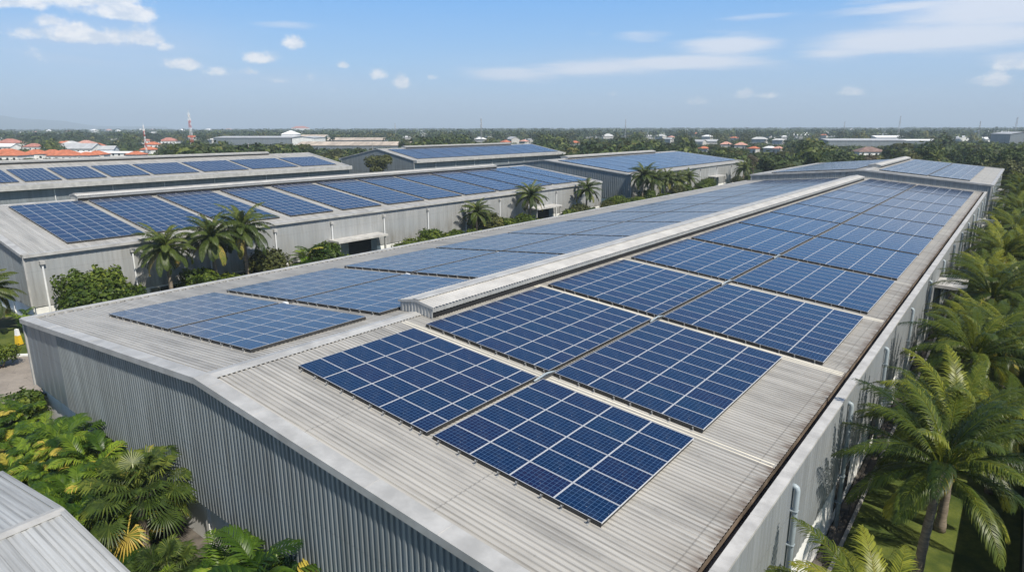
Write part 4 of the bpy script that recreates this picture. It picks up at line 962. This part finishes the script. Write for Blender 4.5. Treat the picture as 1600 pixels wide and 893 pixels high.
nc=t.map(tc,(7,7,60),rot=(0,0,.35)); n2=t.noise(nc,1.0,8,.66); cf=clouds(cirrus,0)
veil=clouds([(-69.5,5.6,8.5,2.0,.50),(-60,3.6,9,1.0,.30),(-6,6.2,12,1.8,.35),(-27,5.0,14,1.2,.28)],0)
cm_=t.ramp(t.math('ADD',cf,t.math('MULTIPLY',t.math('SUBTRACT',n2,.5),1.15)),.22,.95)
skyc=sky.outputs[0]
# pale band of thick air towards the horizon
cr=t.n('ShaderNodeValToRGB'); t.set(cr.inputs[0],t.math('MULTIPLY',el,1/90)); E=cr.color_ramp.elements
E[0].position=0; E[0].color=(3.15,4.3,6.0,1); E[1].position=1; E[1].color=(.7,1.2,2.3,1)
for p_,c_ in ((.025,(3.0,4.35,6.2,1)),(.06,(2.15,4.1,6.8,1)),(.125,(.95,3.2,7.0,1)),(.22,(.8,1.9,3.9,1)),(.4,(.7,1.4,2.9,1))): e=E.new(p_); e.color=c_
skyc=t.mix(.8,skyc,cr.outputs[0])
n3=t.noise(t.map(tc,(40,40,90),(3,2,1)),1.0,5,.6)
cc_=t.mix(t.ramp(n3,.35,.65),(5.2,5.7,6.5,1),(7.6,7.5,7.5,1))
skyc=t.mix(t.math('MULTIPLY',veil,t.ramp(n2,.3,.7,.55,1.0)),skyc,(4.6,5.1,6.2,1))
skyc=t.mix(t.math('MULTIPLY',cm_,.85),skyc,(5.9,6.2,6.9,1))
skyc=t.mix(t.math('MULTIPLY',pm,.85),skyc,cc_)
bg=t.n('ShaderNodeBackground'); t.set(bg.inputs[0],skyc); bg.inputs[1].default_value=.10
o=t.n('ShaderNodeOutputWorld'); w.node_tree.links.new(bg.outputs[0],o.inputs[0])
l=bpy.data.lights.new('sun','SUN'); l.energy=4.5; l.angle=R(.53); l.color=(1.0,.935,.82)
lo=bpy.data.objects.new('sun',l); col.objects.link(lo)
sd=Vector((math.sin(SUN_AZ)*math.cos(SUN_EL),math.cos(SUN_AZ)*math.cos(SUN_EL),math.sin(SUN_EL)))
lo.rotation_euler=sd.to_track_quat('Z','Y').to_euler(); lo.location=(60,60,80)

cd=bpy.data.cameras.new('camera'); co=bpy.data.objects.new('camera',cd); col.objects.link(co)
yaw,pit,rol=-.6694,.2434,-.0022
fw=Vector((math.sin(yaw)*math.cos(pit),math.cos(yaw)*math.cos(pit),-math.sin(pit))); rt=Vector((math.cos(yaw),-math.sin(yaw),0)); up=rt.cross(fw)
r2=rt*math.cos(rol)+up*math.sin(rol); u2=up*math.cos(rol)-rt*math.sin(rol)
mw=Matrix((( r2.x,u2.x,-fw.x,cam[0]),(r2.y,u2.y,-fw.y,cam[1]),(r2.z,u2.z,-fw.z,cam[2]),(0,0,0,1)))
co.matrix_world=mw; cd.sensor_width=36; cd.lens=998.12/1600*36; cd.clip_start=.3; cd.clip_end=40000
sc.camera=co
vs_=sc.view_settings; vs_.view_transform='Standard'; vs_.look='None'; vs_.exposure=0.5; vs_.gamma=1.0; vs_.use_curve_mapping=False
sc.cycles.use_denoising=True; sc.cycles.volume_bounces=0; sc.cycles.max_bounces=6; sc.cycles.transparent_max_bounces=6
